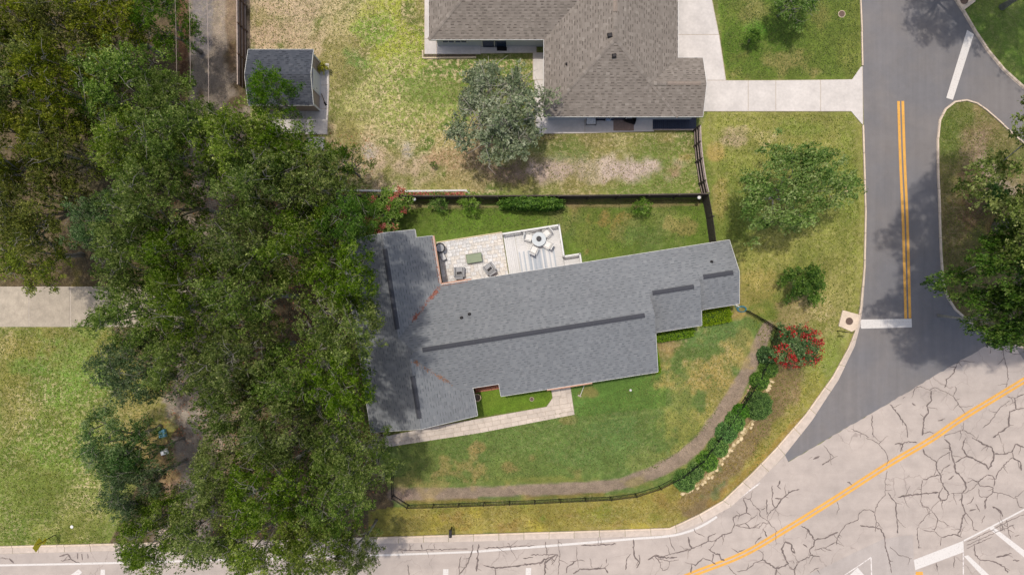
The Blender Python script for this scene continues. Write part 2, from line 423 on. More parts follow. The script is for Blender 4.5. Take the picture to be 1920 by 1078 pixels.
    band([(660, 379), (1316, 377)], 9, (96, 80, 60), .7, .3); band([(690, 387), (940, 388)], 7, (158, 138, 104), .8); band([(1055, 386), (1310, 384)], 8, (158, 134, 96), .7)
    # verge between the fences and the side street
    region([(1326, 209), (1600, 209), (1620, 235), (1622, 400), (1618, 520), (1600, 640), (1560, 720), (1500, 800), (1430, 880), (1440, 760), (1455, 620), (1390, 575), (1387, 450), (1340, 450), (1310, 250)],
           [(124, 140, 58), (142, 142, 72), (158, 158, 78)], .12)
    blob(1385, 262, 26, 14, (176, 156, 124), .85, .5, mo=.3); blob(1440, 258, 40, 14, (178, 168, 104), .6, .5, mo=.8)
    blob(1340, 290, 16, 16, (190, 160, 96), .7, .5); blob(1350, 380, 16, 50, (178, 152, 92), .5, .5, mo=.3)
    blob(1500, 240, 50, 20, (112, 138, 48), .5); blob(1590, 330, 20, 120, (112, 134, 46), .45)
    blob(1430, 470, 60, 40, (168, 164, 84), .6, .5); blob(1410, 560, 60, 50, (170, 146, 84), .55, .5); blob(1480, 600, 60, 40, (168, 142, 104), .6, .5, mo=.4)
    blob(1560, 560, 30, 60, (164, 156, 92), .6); blob(1560, 690, 30, 50, (122, 146, 56), .5)
    blob(1510, 770, 30, 60, (158, 148, 64), .6, .5, rot=.6)
    # lawn by the brown house's drive
    region([(1339, -3000), (1615, -3000), (1615, 128), (1598, 150), (1361, 151), (1345, 0)], [(102, 130, 42), (112, 130, 50), (126, 134, 58)], .05)
    blob(1470, 115, 70, 40, (150, 138, 82), .75, .5, mo=.25); blob(1410, 20, 34, 40, (152, 142, 84), .6, .5, mo=.2)
    blob(1540, 30, 26, 40, (144, 136, 76), .6, .5); blob(1385, 105, 28, 20, (150, 134, 80), .6, .5); blob(1420, 55, 30, 20, (88, 150, 34), .6)
    # corner lot at the upper right
    region([(1790, -3000), (9000, -3000), (9000, 260), (1920, 166), (1880, 130), (1830, 62), (1795, 0)], [(96, 132, 48), (112, 138, 54), (136, 146, 72)], .1)
    # island between the two streets
    region([(1756, 190), (9000, 150), (9000, 640), (1900, 648), (1826, 620), (1775, 555), (1757, 300)], [(104, 118, 52), (124, 112, 68), (132, 116, 76)], .15)
    blob(1850, 325, 30, 60, (190, 168, 150), .95, .5, rot=-.5); blob(1830, 270, 26, 40, (140, 118, 86), .6, .5); blob(1810, 330, 24, 50, (142, 128, 82), .6, .5)
    blob(1860, 420, 44, 34, (160, 130, 92), .9, .5); blob(1835, 385, 34, 80, (118, 92, 66), .85, .5); blob(1780, 240, 20, 40, (104, 124, 50), .5)
    # front lawn inside the iron fence
    region([(700, 830), (740, 838), (1000, 760), (1230, 700), (1320, 610), (1395, 590), (1455, 620), (1430, 690), (1345, 835), (1250, 920), (740, 950)],
           [(110, 132, 62), (122, 136, 66), (100, 126, 60)], .08)
    region([(893, 722), (1036, 722), (1036, 746), (1020, 765), (893, 782)], [(106, 136, 36), (96, 124, 34), (120, 142, 46)], .0)
    region([(1068, 718), (1232, 698), (1250, 700), (1250, 762), (1080, 782), (1076, 760)], [(98, 130, 54), (90, 126, 54), (106, 134, 58)], .0)
    blob(1320, 690, 50, 34, (162, 146, 82), .6, .6, ni=2, mo=.2); blob(1350, 730, 34, 50, (168, 144, 78), .6, .6, mo=.2, rot=.5)
    blob(1290, 810, 50, 40, (156, 148, 70), .55, .5); blob(1230, 870, 60, 26, (148, 142, 72), .5, .5); blob(1280, 760, 30, 50, (150, 148, 76), .4, .6)
    blob(1330, 620, 60, 40, (98, 130, 72), .4, .4); blob(1120, 740, 60, 16, (88, 126, 52), .3)
    blob(1105, 733, 14, 9, (160, 130, 84), .5, .6); blob(1025, 790, 18, 6, (168, 134, 84), .4, .6, ni=2); blob(1060, 788, 14, 5, (164, 130, 84), .4, .6, ni=2)
    blob(905, 838, 12, 8, (170, 132, 88), .5, .6, ni=2); blob(960, 878, 18, 9, (166, 130, 88), .45, .6, ni=2); blob(1000, 860, 10, 9, (158, 132, 84), .5, .6)
    blob(860, 890, 44, 24, (158, 136, 82), .6, .6, ni=2, mo=.15); blob(1080, 885, 16, 10, (150, 132, 80), .5, .6)
    blob(1010, 900, 140, 10, (142, 134, 64), .45, .5); blob(1150, 800, 60, 40, (88, 122, 62), .45, .4); blob(1140, 860, 90, 30, (104, 134, 68), .35)
    band([(1090, 795), (1160, 782), (1245, 770)], 4, (140, 160, 84), .4); blob(1250, 645, 22, 10, (168, 138, 100), .6, .6); blob(1380, 590, 26, 8, (176, 146, 84), .6, .5)
    band([(738, 927), (800, 926), (900, 924), (1000, 920), (1100, 915), (1160, 908), (1220, 890), (1282, 858), (1330, 808), (1375, 742), (1405, 690), (1425, 645), (1440, 612)],
         25, (160, 140, 122), .96, .22, .35, mo=.0)
    blob(760, 930, 26, 17, (176, 150, 134), .7, .3)
    band([(1130, 926), (900, 937), (760, 942)], 8, (140, 122, 58), .7, .4); band([(900, 934), (980, 932)], 8, (92, 128, 58), .6)
    # strip between the iron fence and the road
    region([(690, 958), (740, 950), (1003, 943), (1140, 937), (1230, 918), (1272, 900), (1310, 868), (1345, 830), (1400, 745), (1440, 700), (1500, 700), (1500, 800), (1460, 832), (1355, 936), (1255, 990), (880, 1000), (690, 1008)],
           [(154, 144, 66), (140, 136, 58), (168, 154, 80)], .12)
    for i in range(26):
        blob(720 + 24 * i + RNG.uniform(-12, 12), RNG.uniform(950, 990) - max(0, i - 20) * 8, RNG.uniform(10, 26), RNG.uniform(6, 12), [(178, 164, 60), (124, 132, 46), (150, 118, 66), (172, 156, 82)][i % 4], .55, .7, ni=2)
    blob(740, 980, 60, 20, (110, 104, 56), .7, .5); blob(1020, 970, 10, 14, (108, 142, 40), .7, .4); blob(1130, 965, 60, 14, (120, 128, 48), .5, .5)
    band([(1478, 700), (1445, 760), (1415, 800), (1370, 860), (1330, 915), (1300, 955)], 52, (136, 112, 82), .85, .4, .5)
    band([(1446, 712), (1434, 738), (1415, 785), (1380, 830), (1350, 868), (1318, 902), (1285, 922)], 6, (206, 184, 140), .9, .6, .4)
    blob(1330, 690, 44, 30, (172, 150, 84), .6, .6, ni=2, mo=.25); blob(1240, 660, 26, 14, (160, 138, 88), .5, .6); blob(1385, 660, 20, 40, (164, 146, 84), .5, .6, rot=.4); blob(1190, 905, 60, 14, (150, 138, 70), .5, .6); blob(830, 905, 70, 18, (160, 140, 86), .5, .6, ni=2)
    blob(500, 70, 46, 40, (198, 170, 140), .7, .6, mo=.3); blob(640, 300, 44, 46, (198, 172, 138), .7, .6, mo=.4); blob(850, 340, 60, 20, (160, 150, 90), .6, .6, mo=.4)
    band([(1500, 790), (1440, 850), (1380, 905), (1330, 945)], 14, (160, 128, 56), .6, .5); blob(1350, 905, 12, 24, (96, 116, 66), .7, .6, ni=2, rot=.5)
    blob(1275, 950, 40, 14, (140, 120, 66), .5, .5)
    # big lawn at the left
    region([(-9000, 612), (196, 612), (300, 720), (335, 800), (250, 900), (200, 1030), (-9000, 1030)], [(122, 138, 56), (142, 140, 66), (104, 132, 48)], .35)
    blob(15, 645, 26, 26, (176, 158, 96), .6, .6, mo=.6); blob(50, 690, 50, 20, (96, 138, 48), .6, .5, mo=.2); blob(140, 660, 60, 60, (128, 160, 68), .6, .5, mo=.2)
    blob(20, 760, 34, 50, (164, 150, 90), .5, .6, mo=.6); blob(240, 765, 70, 22, (166, 152, 92), .7, .5, mo=.2); blob(110, 850, 50, 50, (118, 148, 54), .5, .5, mo=.3)
    blob(140, 960, 90, 50, (160, 158, 90), .45, .6, mo=.7); blob(270, 830, 50, 40, (168, 144, 88), .7, .4, mo=.1); blob(160, 730, 60, 40, (120, 158, 60), .5)
    # lane under the oaks, open soil and litter
    band([(400, -200), (398, 60), (402, 220), (400, 420), (385, 600), (370, 760), (350, 900), (340, 1030)], 96, (160, 146, 132), .9, .5, .4, mo=.1)
    band([(375, -200), (380, 90)], 34, (134, 128, 128), .8, .3); band([(436, -200), (434, 130)], 18, (124, 100, 76), .7, .4)
    band([(342, -200), (345, 200)], 20, (96, 62, 42), .8, .3)
    blob(100, 520, 170, 36, (90, 76, 46), .8, .4); blob(145, 525, 14, 26, (142, 128, 54), .6, .4)
    blob(318, 905, 22, 60, (176, 140, 104), .8, .4); blob(300, 870, 50, 40, (168, 140, 88), .8, .4); blob(300, 820, 30, 30, (164, 142, 84), .7, .4)
    blob(360, 790, 26, 30, (196, 182, 164), .8, .4); blob(420, 800, 60, 60, (160, 140, 120), .6, .4); blob(560, 880, 90, 60, (118, 96, 74), .7, .4)
    blob(600, 950, 90, 50, (110, 92, 70), .7, .4)
    blob(683, 812, 22, 22, (158, 116, 72), .9, .4)
    lum = (col @ np.array([.3, .6, .1]))[..., None]; col = (lum + (col - lum) * .98) * np.array([.91, .91, .91])
    col *= (1 + .05 * nz[2] + .05 * nz[4] + .04 * nz[1])[..., None]
    idx = np.arange(nx * ny).reshape(ny, nx)
    q = np.stack([idx[:-1, :-1], idx[:-1, 1:], idx[1:, 1:], idx[1:, :-1]], -1).reshape(-1, 4)
    me = bpy.data.meshes.new('ground'); me.vertices.add(nx * ny)
    Z = np.zeros_like(X)
    me.vertices.foreach_set('co', np.stack([X, Y, Z], -1).astype(np.float32).ravel())
    me.loops.add(q.size); me.loops.foreach_set('vertex_index', q.ravel().astype(np.int32))
    me.polygons.add(len(q)); me.polygons.foreach_set('loop_start', np.arange(0, q.size, 4, dtype=np.int32))
    me.update(calc_edges=True)
    a = me.attributes.new('Col', 'FLOAT_COLOR', 'POINT')
    a.data.foreach_set('color', np.concatenate([col, np.ones((ny, nx, 1))], -1).astype(np.float32).ravel())
    b = me.attributes.new('mot', 'FLOAT', 'POINT'); b.data.foreach_set('value', np.clip(mot * (1 + .35 * nz[1]), 0, 1).astype(np.float32).ravel())
    me.materials.append(m_grass)
    o = bpy.data.objects.new('ground', me); COL.objects.link(o); o['kind'] = 'structure'
build_ground()

def struct(name, pts_px, z, mat, parent=None, raw=False):
    pts = pts_px if raw else px(pts_px)
    mb = MB(); mb.sheet(pts, z); o = mb.build(name, mat, parent)
    if not parent: o['kind'] = 'structure'
    # make sure the sheet faces up
    if o.data.polygons[0].normal.z < 0: o.data.flip_normals()
    return o

# ------------------------------------------------------------------ roads
KO = [(1616, 235), (1618, 300), (1621, 400), (1618.5, 500), (1612, 575), (1604, 615), (1590, 651), (1560, 705), (1510, 775), (1457, 836), (1410, 885), (1355, 937), (1310, 963), (1255, 989),
      (1100, 994), (900, 1000), (700, 1006), (400, 1013), (0, 1023), (-700, 1040)]
KI = [(1620, 235), (1622, 300), (1625, 400), (1623, 500), (1618, 575), (1612, 612), (1603, 648), (1572, 712), (1523, 787), (1472, 852), (1426, 899), (1371, 949), (1318, 978), (1257, 1003),
      (1100, 1008), (900, 1014), (700, 1019), (400, 1027), (0, 1038), (-700, 1056)]
ISL = [(1990, 330), (1900, 252), (1872, 226), (1850, 207), (1832, 194), (1812, 188), (1790, 191), (1772, 205), (1761, 226), (1757.5, 260), (1758, 320), (1761, 400), (1763, 470), (1767, 530), (1776, 558), (1790, 580), (1806, 594), (1832, 616), (1870, 640), (1930, 655)]
side = [(1616, -700), (1616, 100)] + KI[:10] + [(1474, 868)] + [(1474 + 392 * t / 40, 868 - 228 * t / 40 + random.uniform(-1.1, 1.1)) for t in range(1, 40)] + [(1866, 640)] + ISL[::-1][1:] + [(2700, 700), (2700, 500), (2100, 260), (1950, 190), (1921, 166), (1880, 130), (1831, 62), (1796, 0), (1700, -160), (1700, -700)]
side_street = struct('side_street', side, .004, m_asph)
struct('side_street', [(1862, 638), (1870, 640), (1930, 655), (2700, 760), (2700, 900), (1925, 684), (1904, 654), (1866, 642)], .0045, m_asph)
JR = [(1478 + 388 * t / 60, 866 - 228 * t / 60 + random.uniform(-1.3, 1.3)) for t in range(1, 60)]
main = [(-700, 1056), (0, 1038), (400, 1027), (700, 1019), (900, 1014), (1100, 1008), (1257, 1003), (1318, 978), (1371, 949), (1426, 899), (1472, 853), (1478, 866)] + JR + [(1866, 638), (1904, 652), (1925, 682), (2700, 250), (2700, 1900), (-700, 1900)]
main_road = struct('main_road', main, .008, m_road)

def ribbon(name, pts, wpx, mat, parent, z=.014):
    p = px(pts)
    # densify with a smooth curve
    out = []
    for i in range(len(p) - 1):
        p0 = p[max(i - 1, 0)]; p1 = p[i]; p2 = p[i + 1]; p3 = p[min(i + 2, len(p) - 1)]
        for k in range(6):
            t = k / 6.0
            out.append(tuple(.5 * ((2 * b) + (-a + c) * t + (2 * a - 5 * b + 4 * c - d) * t * t + (-a + 3 * b - 3 * c + d) * t ** 3) for a, b, c, d in zip(p0, p1, p2, p3)))
    out.append(p[-1])
    return MB().strip(out, wpx / PPM, z).build(name, mat, parent)
def offset(pts, d):
    o = []
    for i, p in enumerate(pts):
        a = pts[max(i - 1, 0)]; b = pts[min(i + 1, len(pts) - 1)]; L = math.hypot(b[0] - a[0], b[1] - a[1])
        o.append((p[0] - (b[1] - a[1]) / L * d, p[1] + (b[0] - a[0]) / L * d))
    return o
yl = [(1100, 1160), (1200, 1120), (1293, 1078), (1392, 1039), (1480, 988), (1570, 932), (1664, 871.5), (1745, 824), (1808, 781), (1920, 713), (2300, 480)]
ribbon('yellow_line', offset(yl, 3.4), 4.5, m_yellow, main_road); ribbon('yellow_line', offset(yl, -3.4), 4.5, m_yellow, main_road)
ys_ = [(1688.5, 190), (1692, 300), (1696.5, 400), (1699.5, 500), (1702, 597)]
ribbon('yellow_line', offset(ys_, 4), 5, m_yellow, side_street); ribbon('yellow_line', offset(ys_, -4), 5, m_yellow, side_street)
def poly_mark(name, pts, mat, parent, z=.015):
    o = struct(name, pts, z, mat, parent); return o
poly_mark('stop_line', [(1615, 599), (1709, 597.5), (1709.5, 613.5), (1615, 616), (1613.5, 612), (1613.5, 602)], m_rpaint, side_street)
poly_mark('give_way_line', [(1813, 57), (1826, 65), (1786.5, 188), (1774, 184)], m_rpaint, side_street)
m_patch = asphalt('road_patch', (187, 177, 170), (180, 170, 163), .04)
struct('asphalt_patch', [(1480, 1090), (1540, 1066), (1600, 1036), (1656, 1010), (1690, 1004), (1712, 1002), (1714, 1090)], .0125, m_patch, main_road)
ribbon('edge_line', [(-400, 1066), (0, 1059), (200, 1055), (450, 1048), (715, 1040), (884, 1034)], 3.6, m_rpaint, main_road)
ribbon('edge_line', [(884, 1034), (960, 1028), (1080, 1018.5), (1180, 1010), (1252, 1004.5), (1290, 996), (1322, 982), (1344, 968)], 4.2, m_rpaint, main_road, .018)
ribbon('edge_line', [(1350, 958), (1380, 938), (1404, 920), (1425, 905)], 2.6, m_wpaint, main_road)
for q in ([(831, 1066), (841, 1066), (840, 1090), (830, 1090)], [(986, 1064), (996, 1064), (995, 1090), (985, 1090)], [(126, 1082), (138, 1090), (154, 1072), (148, 1066)], [(189, 1067), (197, 1067), (197, 1090), (188, 1090)],
          [(1852, 988), (1860, 985), (1940, 1046), (1932, 1054)], [(1807, 1042), (1815, 1040), (1864, 1086), (1852, 1090)], [(1713, 1049), (1806, 1013), (1807, 1034), (1716, 1068)],
          [(1588, 1082), (1608, 1063), (1624, 1082)]):
    poly_mark('painted_bar', q, m_rpaint, main_road)
ribbon('parking_line', [(1807, 1013), (1860, 986), (1940, 944)], 3, m_rpaint, main_road)
ribbon('parking_line', [(1806, 1034), (1806, 1110)], 2, m_wpaint, main_road)
ribbon('parking_line', [(1584, 1077), (1610, 1060), (1633, 1044)], 1.8, m_wpaint, main_road); ribbon('parking_line', [(1633, 1045), (1635, 1100)], 2, m_wpaint, main_road)
poly_mark('orange_mark', [(1717, 1071), (1730, 1071), (1731, 1090), (1716, 1090)], m_yellow, main_road)

# tar-filled cracks of the old road, traced one by one
CR = []
def z(ox, oy, s, *lines):
    for l in lines: CR.append([(ox + x / s, oy + y / s) for x, y in l])
z(1480, 820, 4.177,
  [(1045, 90), (1060, 130), (1100, 155), (1150, 195), (1150, 240), (1180, 290), (1190, 350), (1220, 400), (1250, 445), (1230, 480), (1185, 495), (1165, 470), (1175, 430), (1200, 390)],
  [(1210, 10), (1255, 50), (1265, 110), (1290, 200), (1300, 270), (1340, 300), (1380, 350), (1380, 400), (1350, 440), (1350, 510), (1375, 580), (1350, 650), (1340, 720), (1320, 760)],
  [(1265, 110), (1215, 135), (1175, 155), (1155, 190)], [(1185, 285), (1210, 240), (1260, 210)], [(1040, 330), (1080, 325), (1110, 300), (1175, 298)],
  [(1040, 330), (1030, 430), (1030, 500), (1040, 540), (1090, 550), (1130, 590), (1165, 640), (1145, 700), (1130, 730), (1190, 780), (1180, 850)],
  [(1165, 640), (1255, 690)], [(1110, 560), (1150, 510), (1180, 490)], [(1265, 435), (1310, 435), (1380, 430), (1440, 400), (1480, 350), (1430, 335), (1390, 355)],
  [(1300, 190), (1390, 145), (1440, 160), (1480, 190), (1530, 205), (1560, 245), (1600, 170), (1600, 125), (1585, 80), (1500, 40), (1430, 0)],
  [(1600, 125), (1670, 130), (1745, 110), (1770, 50), (1838, 80)], [(1390, 145), (1355, 90), (1365, 30), (1380, 0)],
  [(1745, 110), (1750, 160), (1700, 190), (1640, 260), (1610, 330), (1590, 300), (1550, 290), (1510, 320), (1480, 350), (1490, 380), (1540, 375), (1595, 390), (1590, 430), (1550, 465), (1490, 460), (1480, 400)],
  [(1610, 330), (1600, 380)], [(1750, 160), (1810, 190), (1815, 260)], [(1590, 420), (1680, 440), (1780, 480), (1800, 540), (1838, 550)], [(1375, 580), (1430, 650), (1440, 720), (1480, 730)],
  [(1550, 465), (1530, 500), (1530, 560)], [(1460, 520), (1490, 580)], [(765, 260), (750, 350), (750, 450), (700, 500), (665, 590), (680, 660), (670, 740)],
  [(665, 590), (630, 560), (570, 570), (540, 600), (540, 640), (490, 660), (440, 680), (400, 740), (370, 800), (370, 840)], [(95, 690), (140, 720), (200, 800), (280, 785), (380, 740)],
  [(200, 800), (190, 850), (160, 870), (160, 920), (240, 930)], [(160, 930), (60, 975), (40, 1030), (0, 1010)], [(40, 1030), (45, 1078)], [(190, 880), (270, 860), (360, 820)], [(270, 860), (330, 885)],
  [(550, 690), (650, 700), (710, 710), (745, 780), (750, 850), (780, 940), (800, 1060)], [(770, 430), (815, 490), (835, 520), (840, 650), (850, 750)], [(850, 465), (950, 450), (1030, 440), (1170, 430)],
  [(600, 0), (690, 40), (760, 125), (780, 190)], [(270, 60), (310, 110), (350, 155), (380, 145)], [(255, 215), (350, 155)], [(820, 50), (890, 45), (930, 30), (1000, 40)], [(890, 45), (870, 110)],
  [(1005, 700), (1000, 760), (1015, 870)], [(1010, 690), (1060, 620), (1110, 590)], [(790, 850), (860, 920), (960, 945)], [(1040, 720), (1130, 735)], [(1190, 780), (1290, 755), (1350, 780)],
  [(1450, 830), (1450, 910), (1500, 960), (1590, 965), (1680, 1010), (1710, 1060)], [(1620, 935), (1660, 930), (1740, 905)], [(1390, 815), (1560, 735), (1700, 660), (1838, 598)],
  [(1390, 840), (1600, 750), (1760, 680)], [(1385, 868), (1590, 775)], [(1700, 640), (1710, 720), (1730, 790)], [(1150, 980), (1160, 1040)], [(1290, 930), (1290, 1020)], [(370, 500), (390, 560), (370, 600)],
  [(150, 170), (180, 150)], [(190, 165), (235, 145)], [(455, 340), (490, 370)], [(100, 830), (140, 860)], [(10, 830), (45, 900)], [(1750, 960), (1800, 960)], [(1770, 770), (1800, 760)], [(1500, 670), (1530, 610)],
  [(1410, 575), (1460, 560)], [(1390, 520), (1430, 500), (1440, 460)], [(1590, 540), (1650, 570), (1670, 620)], [(1250, 330), (1290, 295)], [(230, 1020), (190, 1040), (160, 1060)], [(210, 1030), (240, 1065)])
z(1480, 560, 4.145,
  [(1660, 400), (1665, 450), (1690, 540), (1700, 620), (1680, 690)], [(1600, 330), (1680, 400), (1740, 430), (1800, 430)], [(1300, 510), (1280, 570), (1230, 620), (1205, 690)],
  [(980, 690), (1020, 680), (1090, 710), (1130, 690), (1200, 715), (1270, 755), (1310, 810), (1360, 890)], [(980, 690), (950, 770)], [(1100, 710), (1100, 790), (1070, 830), (1080, 890), (1045, 920), (1040, 1000), (1030, 1060)],
  [(1270, 755), (1300, 710), (1285, 680)], [(1045, 920), (1015, 895)], [(1040, 1045), (1090, 1030), (1120, 1045)], [(780, 820), (830, 880), (910, 990), (920, 1078)], [(640, 900), (650, 1078)],
  [(480, 1010), (560, 1045), (620, 1078)], [(1350, 960), (1350, 1020), (1260, 1045), (1210, 1060), (1200, 1078)], [(1350, 1020), (1410, 1050), (1450, 1078)], [(1690, 760), (1750, 770), (1824, 740)],
  [(1710, 790), (1640, 840), (1600, 900), (1560, 960), (1500, 1005)], [(1750, 770), (1760, 860), (1824, 850)], [(1760, 860), (1710, 880), (1705, 990), (1660, 1015), (1620, 1050), (1580, 1078)],
  [(1560, 430), (1565, 380)], [(950, 810), (980, 830)], [(1160, 950), (1210, 930)], [(1300, 505), (1340, 480), (1440, 490)], [(880, 780), (900, 760)], [(1590, 60), (1600, 60)])
z(1200, 900, 6.057,
  [(1170, 205), (1210, 310), (1210, 370), (1060, 420), (1065, 500), (1040, 590), (920, 630), (860, 680), (770, 690), (770, 640), (860, 600)], [(770, 690), (680, 730), (580, 775), (400, 820), (270, 860), (160, 850)],
  [(770, 695), (670, 740), (560, 790), (380, 830)], [(545, 640), (560, 720), (590, 770)], [(610, 540), (640, 600), (740, 640)], [(330, 640), (350, 710), (395, 800)],
  [(1170, 205), (1250, 210), (1290, 280), (1360, 350), (1360, 400), (1440, 450), (1500, 520), (1560, 580)], [(1500, 60), (1505, 270), (1540, 310), (1610, 210), (1710, 130), (1810, 100)], [(1540, 310), (1450, 390), (1440, 460)],
  [(1590, 0), (1560, 70), (1600, 100)], [(1440, 220), (1440, 390)], [(1380, 340), (1420, 310)], [(1080, 515), (1190, 490), (1330, 390)], [(1080, 515), (1200, 540), (1350, 540), (1400, 480), (1460, 490)],
  [(1190, 480), (1250, 550)], [(1210, 370), (1260, 400)], [(1530, 200), (1610, 210)], [(1400, 550), (1440, 640)], [(830, 830), (820, 920), (860, 950)], [(780, 780), (840, 830), (900, 840), (920, 900), (960, 910)],
  [(820, 920), (720, 880), (630, 960), (590, 950), (580, 1050)], [(270, 860), (210, 900), (250, 1020), (310, 1010), (330, 970)], [(90, 900), (160, 860), (300, 880), (420, 870)], [(170, 860), (230, 940)], [(200, 880), (330, 920), (440, 900)],
  [(1000, 970), (1060, 1050), (1100, 1078)], [(1100, 1040), (1170, 1025), (1250, 990), (1290, 940), (1390, 900), (1400, 800)],
  [(1390, 900), (1450, 940), (1550, 1000), (1680, 950), (1640, 860), (1610, 770), (1650, 700), (1720, 720), (1720, 790), (1760, 830)], [(1550, 1000), (1540, 1078)],
  [(1680, 950), (1700, 1000), (1760, 1020), (1790, 940), (1817, 930)], [(1760, 1020), (1750, 1078)], [(1690, 910), (1740, 910), (1750, 950)], [(1310, 720), (1330, 680), (1380, 640)], [(1040, 770), (1110, 820), (1190, 780)])
z(740, 780, 3.2,
  [(470, 770), (465, 810), (430, 900), (385, 950)], [(400, 840), (385, 890), (390, 940)], [(505, 770), (500, 830), (490, 930)], [(530, 890), (600, 910), (690, 900), (740, 895), (870, 880), (920, 850), (980, 830)], [(605, 910), (605, 955)],
  [(815, 830), (980, 828)], [(770, 850), (830, 845)], [(775, 880), (800, 890)], [(980, 740), (990, 830), (980, 955)], [(905, 750), (915, 830)], [(905, 860), (900, 955)], [(1090, 780), (1095, 860), (1140, 870)],
  [(1095, 860), (1030, 910), (1030, 940)], [(1070, 940), (1110, 915), (1180, 915), (1260, 910), (1280, 940)], [(1175, 850), (1185, 915)], [(1270, 850), (1270, 880)], [(1410, 825), (1390, 860), (1385, 920)],
  [(1430, 740), (1440, 840), (1470, 880), (1465, 830)], [(1470, 880), (1450, 910)], [(80, 890), (85, 955)], [(20, 800), (100, 805), (250, 800), (340, 795), (440, 795)], [(530, 790), (690, 780), (840, 775)],
  [(1120, 775), (1330, 765)], [(240, 760), (240, 800)], [(160, 765), (165, 800)], [(90, 765), (95, 800)], [(680, 760), (690, 780)], [(900, 880), (940, 850), (960, 870)], [(980, 830), (940, 890)])
z(0, 760, 3.39, [(380, 960), (430, 940), (450, 970)], [(490, 935), (495, 975)], [(520, 940), (525, 980)], [(555, 940), (560, 970)], [(60, 970), (90, 1000)], [(0, 965), (60, 975)], [(390, 985), (450, 975), (510, 1000)])
mb = MB()
for ln in CR:
    pts = []
    for a, b in zip(ln[:-1], ln[1:]):
        n = max(2, int(math.hypot(b[0] - a[0], b[1] - a[1]) / 3.2))
        for k in range(n):
            t = k / n; pts.append((a[0] + (b[0] - a[0]) * t + random.gauss(0, .62), a[1] + (b[1] - a[1]) * t + random.gauss(0, .62)))
    pts.append(ln[-1]); p = px(pts); base = random.choice((.04, .055, .075, .1))
    wf = [max(.03, base * random.uniform(.5, 1.6)) for _ in p]; wf[0] *= .5; wf[-1] *= .4
    mb.strip(p, base, .021 + random.uniform(0, .004), wf)
    if len(p) > 5:                                                  # hairline side branches
        for _ in range(len(p) // 10):
            i = random.randrange(1, len(p) - 1); d = Vector(p[i + 1]) - Vector(p[i - 1]); a = random.choice((-1, 1)) * random.uniform(.6, 1.6); d = Vector((d.x * math.cos(a) - d.y * math.sin(a), d.x * math.sin(a) + d.y * math.cos(a))).normalized()
            q = [Vector(p[i])]
            for _k in range(random.randint(2, 7)): q.append(q[-1] + d * .13 + Vector((random.gauss(0, .04), random.gauss(0, .04))))
            mb.strip([tuple(v) for v in q], .02, .0205, [.035 * (1 - k / len(q)) + .012 for k in range(len(q))])
mb.build('crack_sealant', m_tar, main_road, kind='stuff')

# kerbs, stone by stone
def kerb(name, outer, inner, seg=2.0, raised=.42, label=None):
    root = empty(name, (0, 0, 0), kind='structure')
    def resample(pl, n):
        p = px(pl); L = [0]
        for a, b in zip(p[:-1], p[1:]): L.append(L[-1] + math.dist(a, b))
        out = []
        for k in range(n + 1):
            d = L[-1] * k / n; i = max(j for j in range(len(L)) if L[j] <= d + 1e-9); i = min(i, len(p) - 2)
            t = (d - L[i]) / (L[i + 1] - L[i]); out.append((p[i][0] + (p[i + 1][0] - p[i][0]) * t, p[i][1] + (p[i + 1][1] - p[i][1]) * t))
        return out
    p = px(outer); tot = sum(math.dist(a, b) for a, b in zip(p[:-1], p[1:])); n = int(tot / seg * 4); n -= n % 4
    # pair the two edges vertex by vertex
    O, I = [], []
    for (a, b, c, d) in zip(outer[:-1], outer[1:], inner[:-1], inner[1:]):
        k = max(1, round(math.dist(px([a])[0], px([b])[0]) / .5))
        for j in range(k):
            t = j / k; O.append((a[0] + (b[0] - a[0]) * t, a[1] + (b[1] - a[1]) * t)); I.append((c[0] + (d[0] - c[0]) * t, c[1] + (d[1] - c[1]) * t))
    O.append(outer[-1]); I.append(inner[-1]); O = px(O); I = px(I)
    step = max(2, round(seg / .5)); i = 0
    while i < len(O) - 1:
        j = min(i + step, len(O) - 1); m = MB(); vs = []; h = .12 + random.uniform(-.008, .008); sh = random.uniform(-.012, .012)
        rows = list(range(i, j + 1))
        for r, k in enumerate(rows):
            o, q = Vector(O[k]), Vector(I[k]); e = (q - o); wdt = e.length; e = e / wdt
            if r == 0 or r == len(rows) - 1:
                nb = Vector(O[rows[1]] if r == 0 else O[rows[-2]]); dirv = (nb - o).normalized() * .014; o = o + dirv; q = q + dirv
            kw = min(.15, wdt * .8)
            prof = [(0, -.02), (0, h), (kw - .03, h), (kw, h - .03), (kw + .02, .035), (max(wdt, kw + .03), .016), (max(wdt, kw + .03), -.02)]
            for (d, zz) in prof: vs.append((o.x + e.x * (d + sh), o.y + e.y * (d + sh), zz))
        fs = []; np_ = 7
        for r in range(len(rows) - 1):
            for a in range(np_ - 1): fs.append((r * np_ + a, r * np_ + a + 1, (r + 1) * np_ + a + 1, (r + 1) * np_ + a)); 
        fs += [tuple(range(np_)), tuple(range((len(rows) - 1) * np_ + np_ - 1, (len(rows) - 1) * np_ - 1, -1))]
        m.add(vs, fs); m.mi = [0 if (f % 6) < 4 else 1 for f in range(len(m.f))]
        m.build('kerb_stone', [m_kerb, m_gutter], root)
        i = j
kerb('kerb', KO, KI, 2.0)
kerb('kerb', [(1612, -300), (1611.5, 0), (1614, 60), (1615.5, 124)], [(1615.5, -300), (1615, 0), (1617.5, 60), (1619, 124)], 2.5)
NE = [(1700, -150), (1790, 0), (1806, 24), (1828, 62), (1852, 97), (1880, 131), (1921, 168), (2000, 225)]
kerb('kerb', [(x + 2.5, y - 2) for x, y in NE], [(x - 1, y + 1.5) for x, y in NE], 2.0)
kerb('kerb', offset(ISL, -2), offset(ISL, 1.5), 2.0)

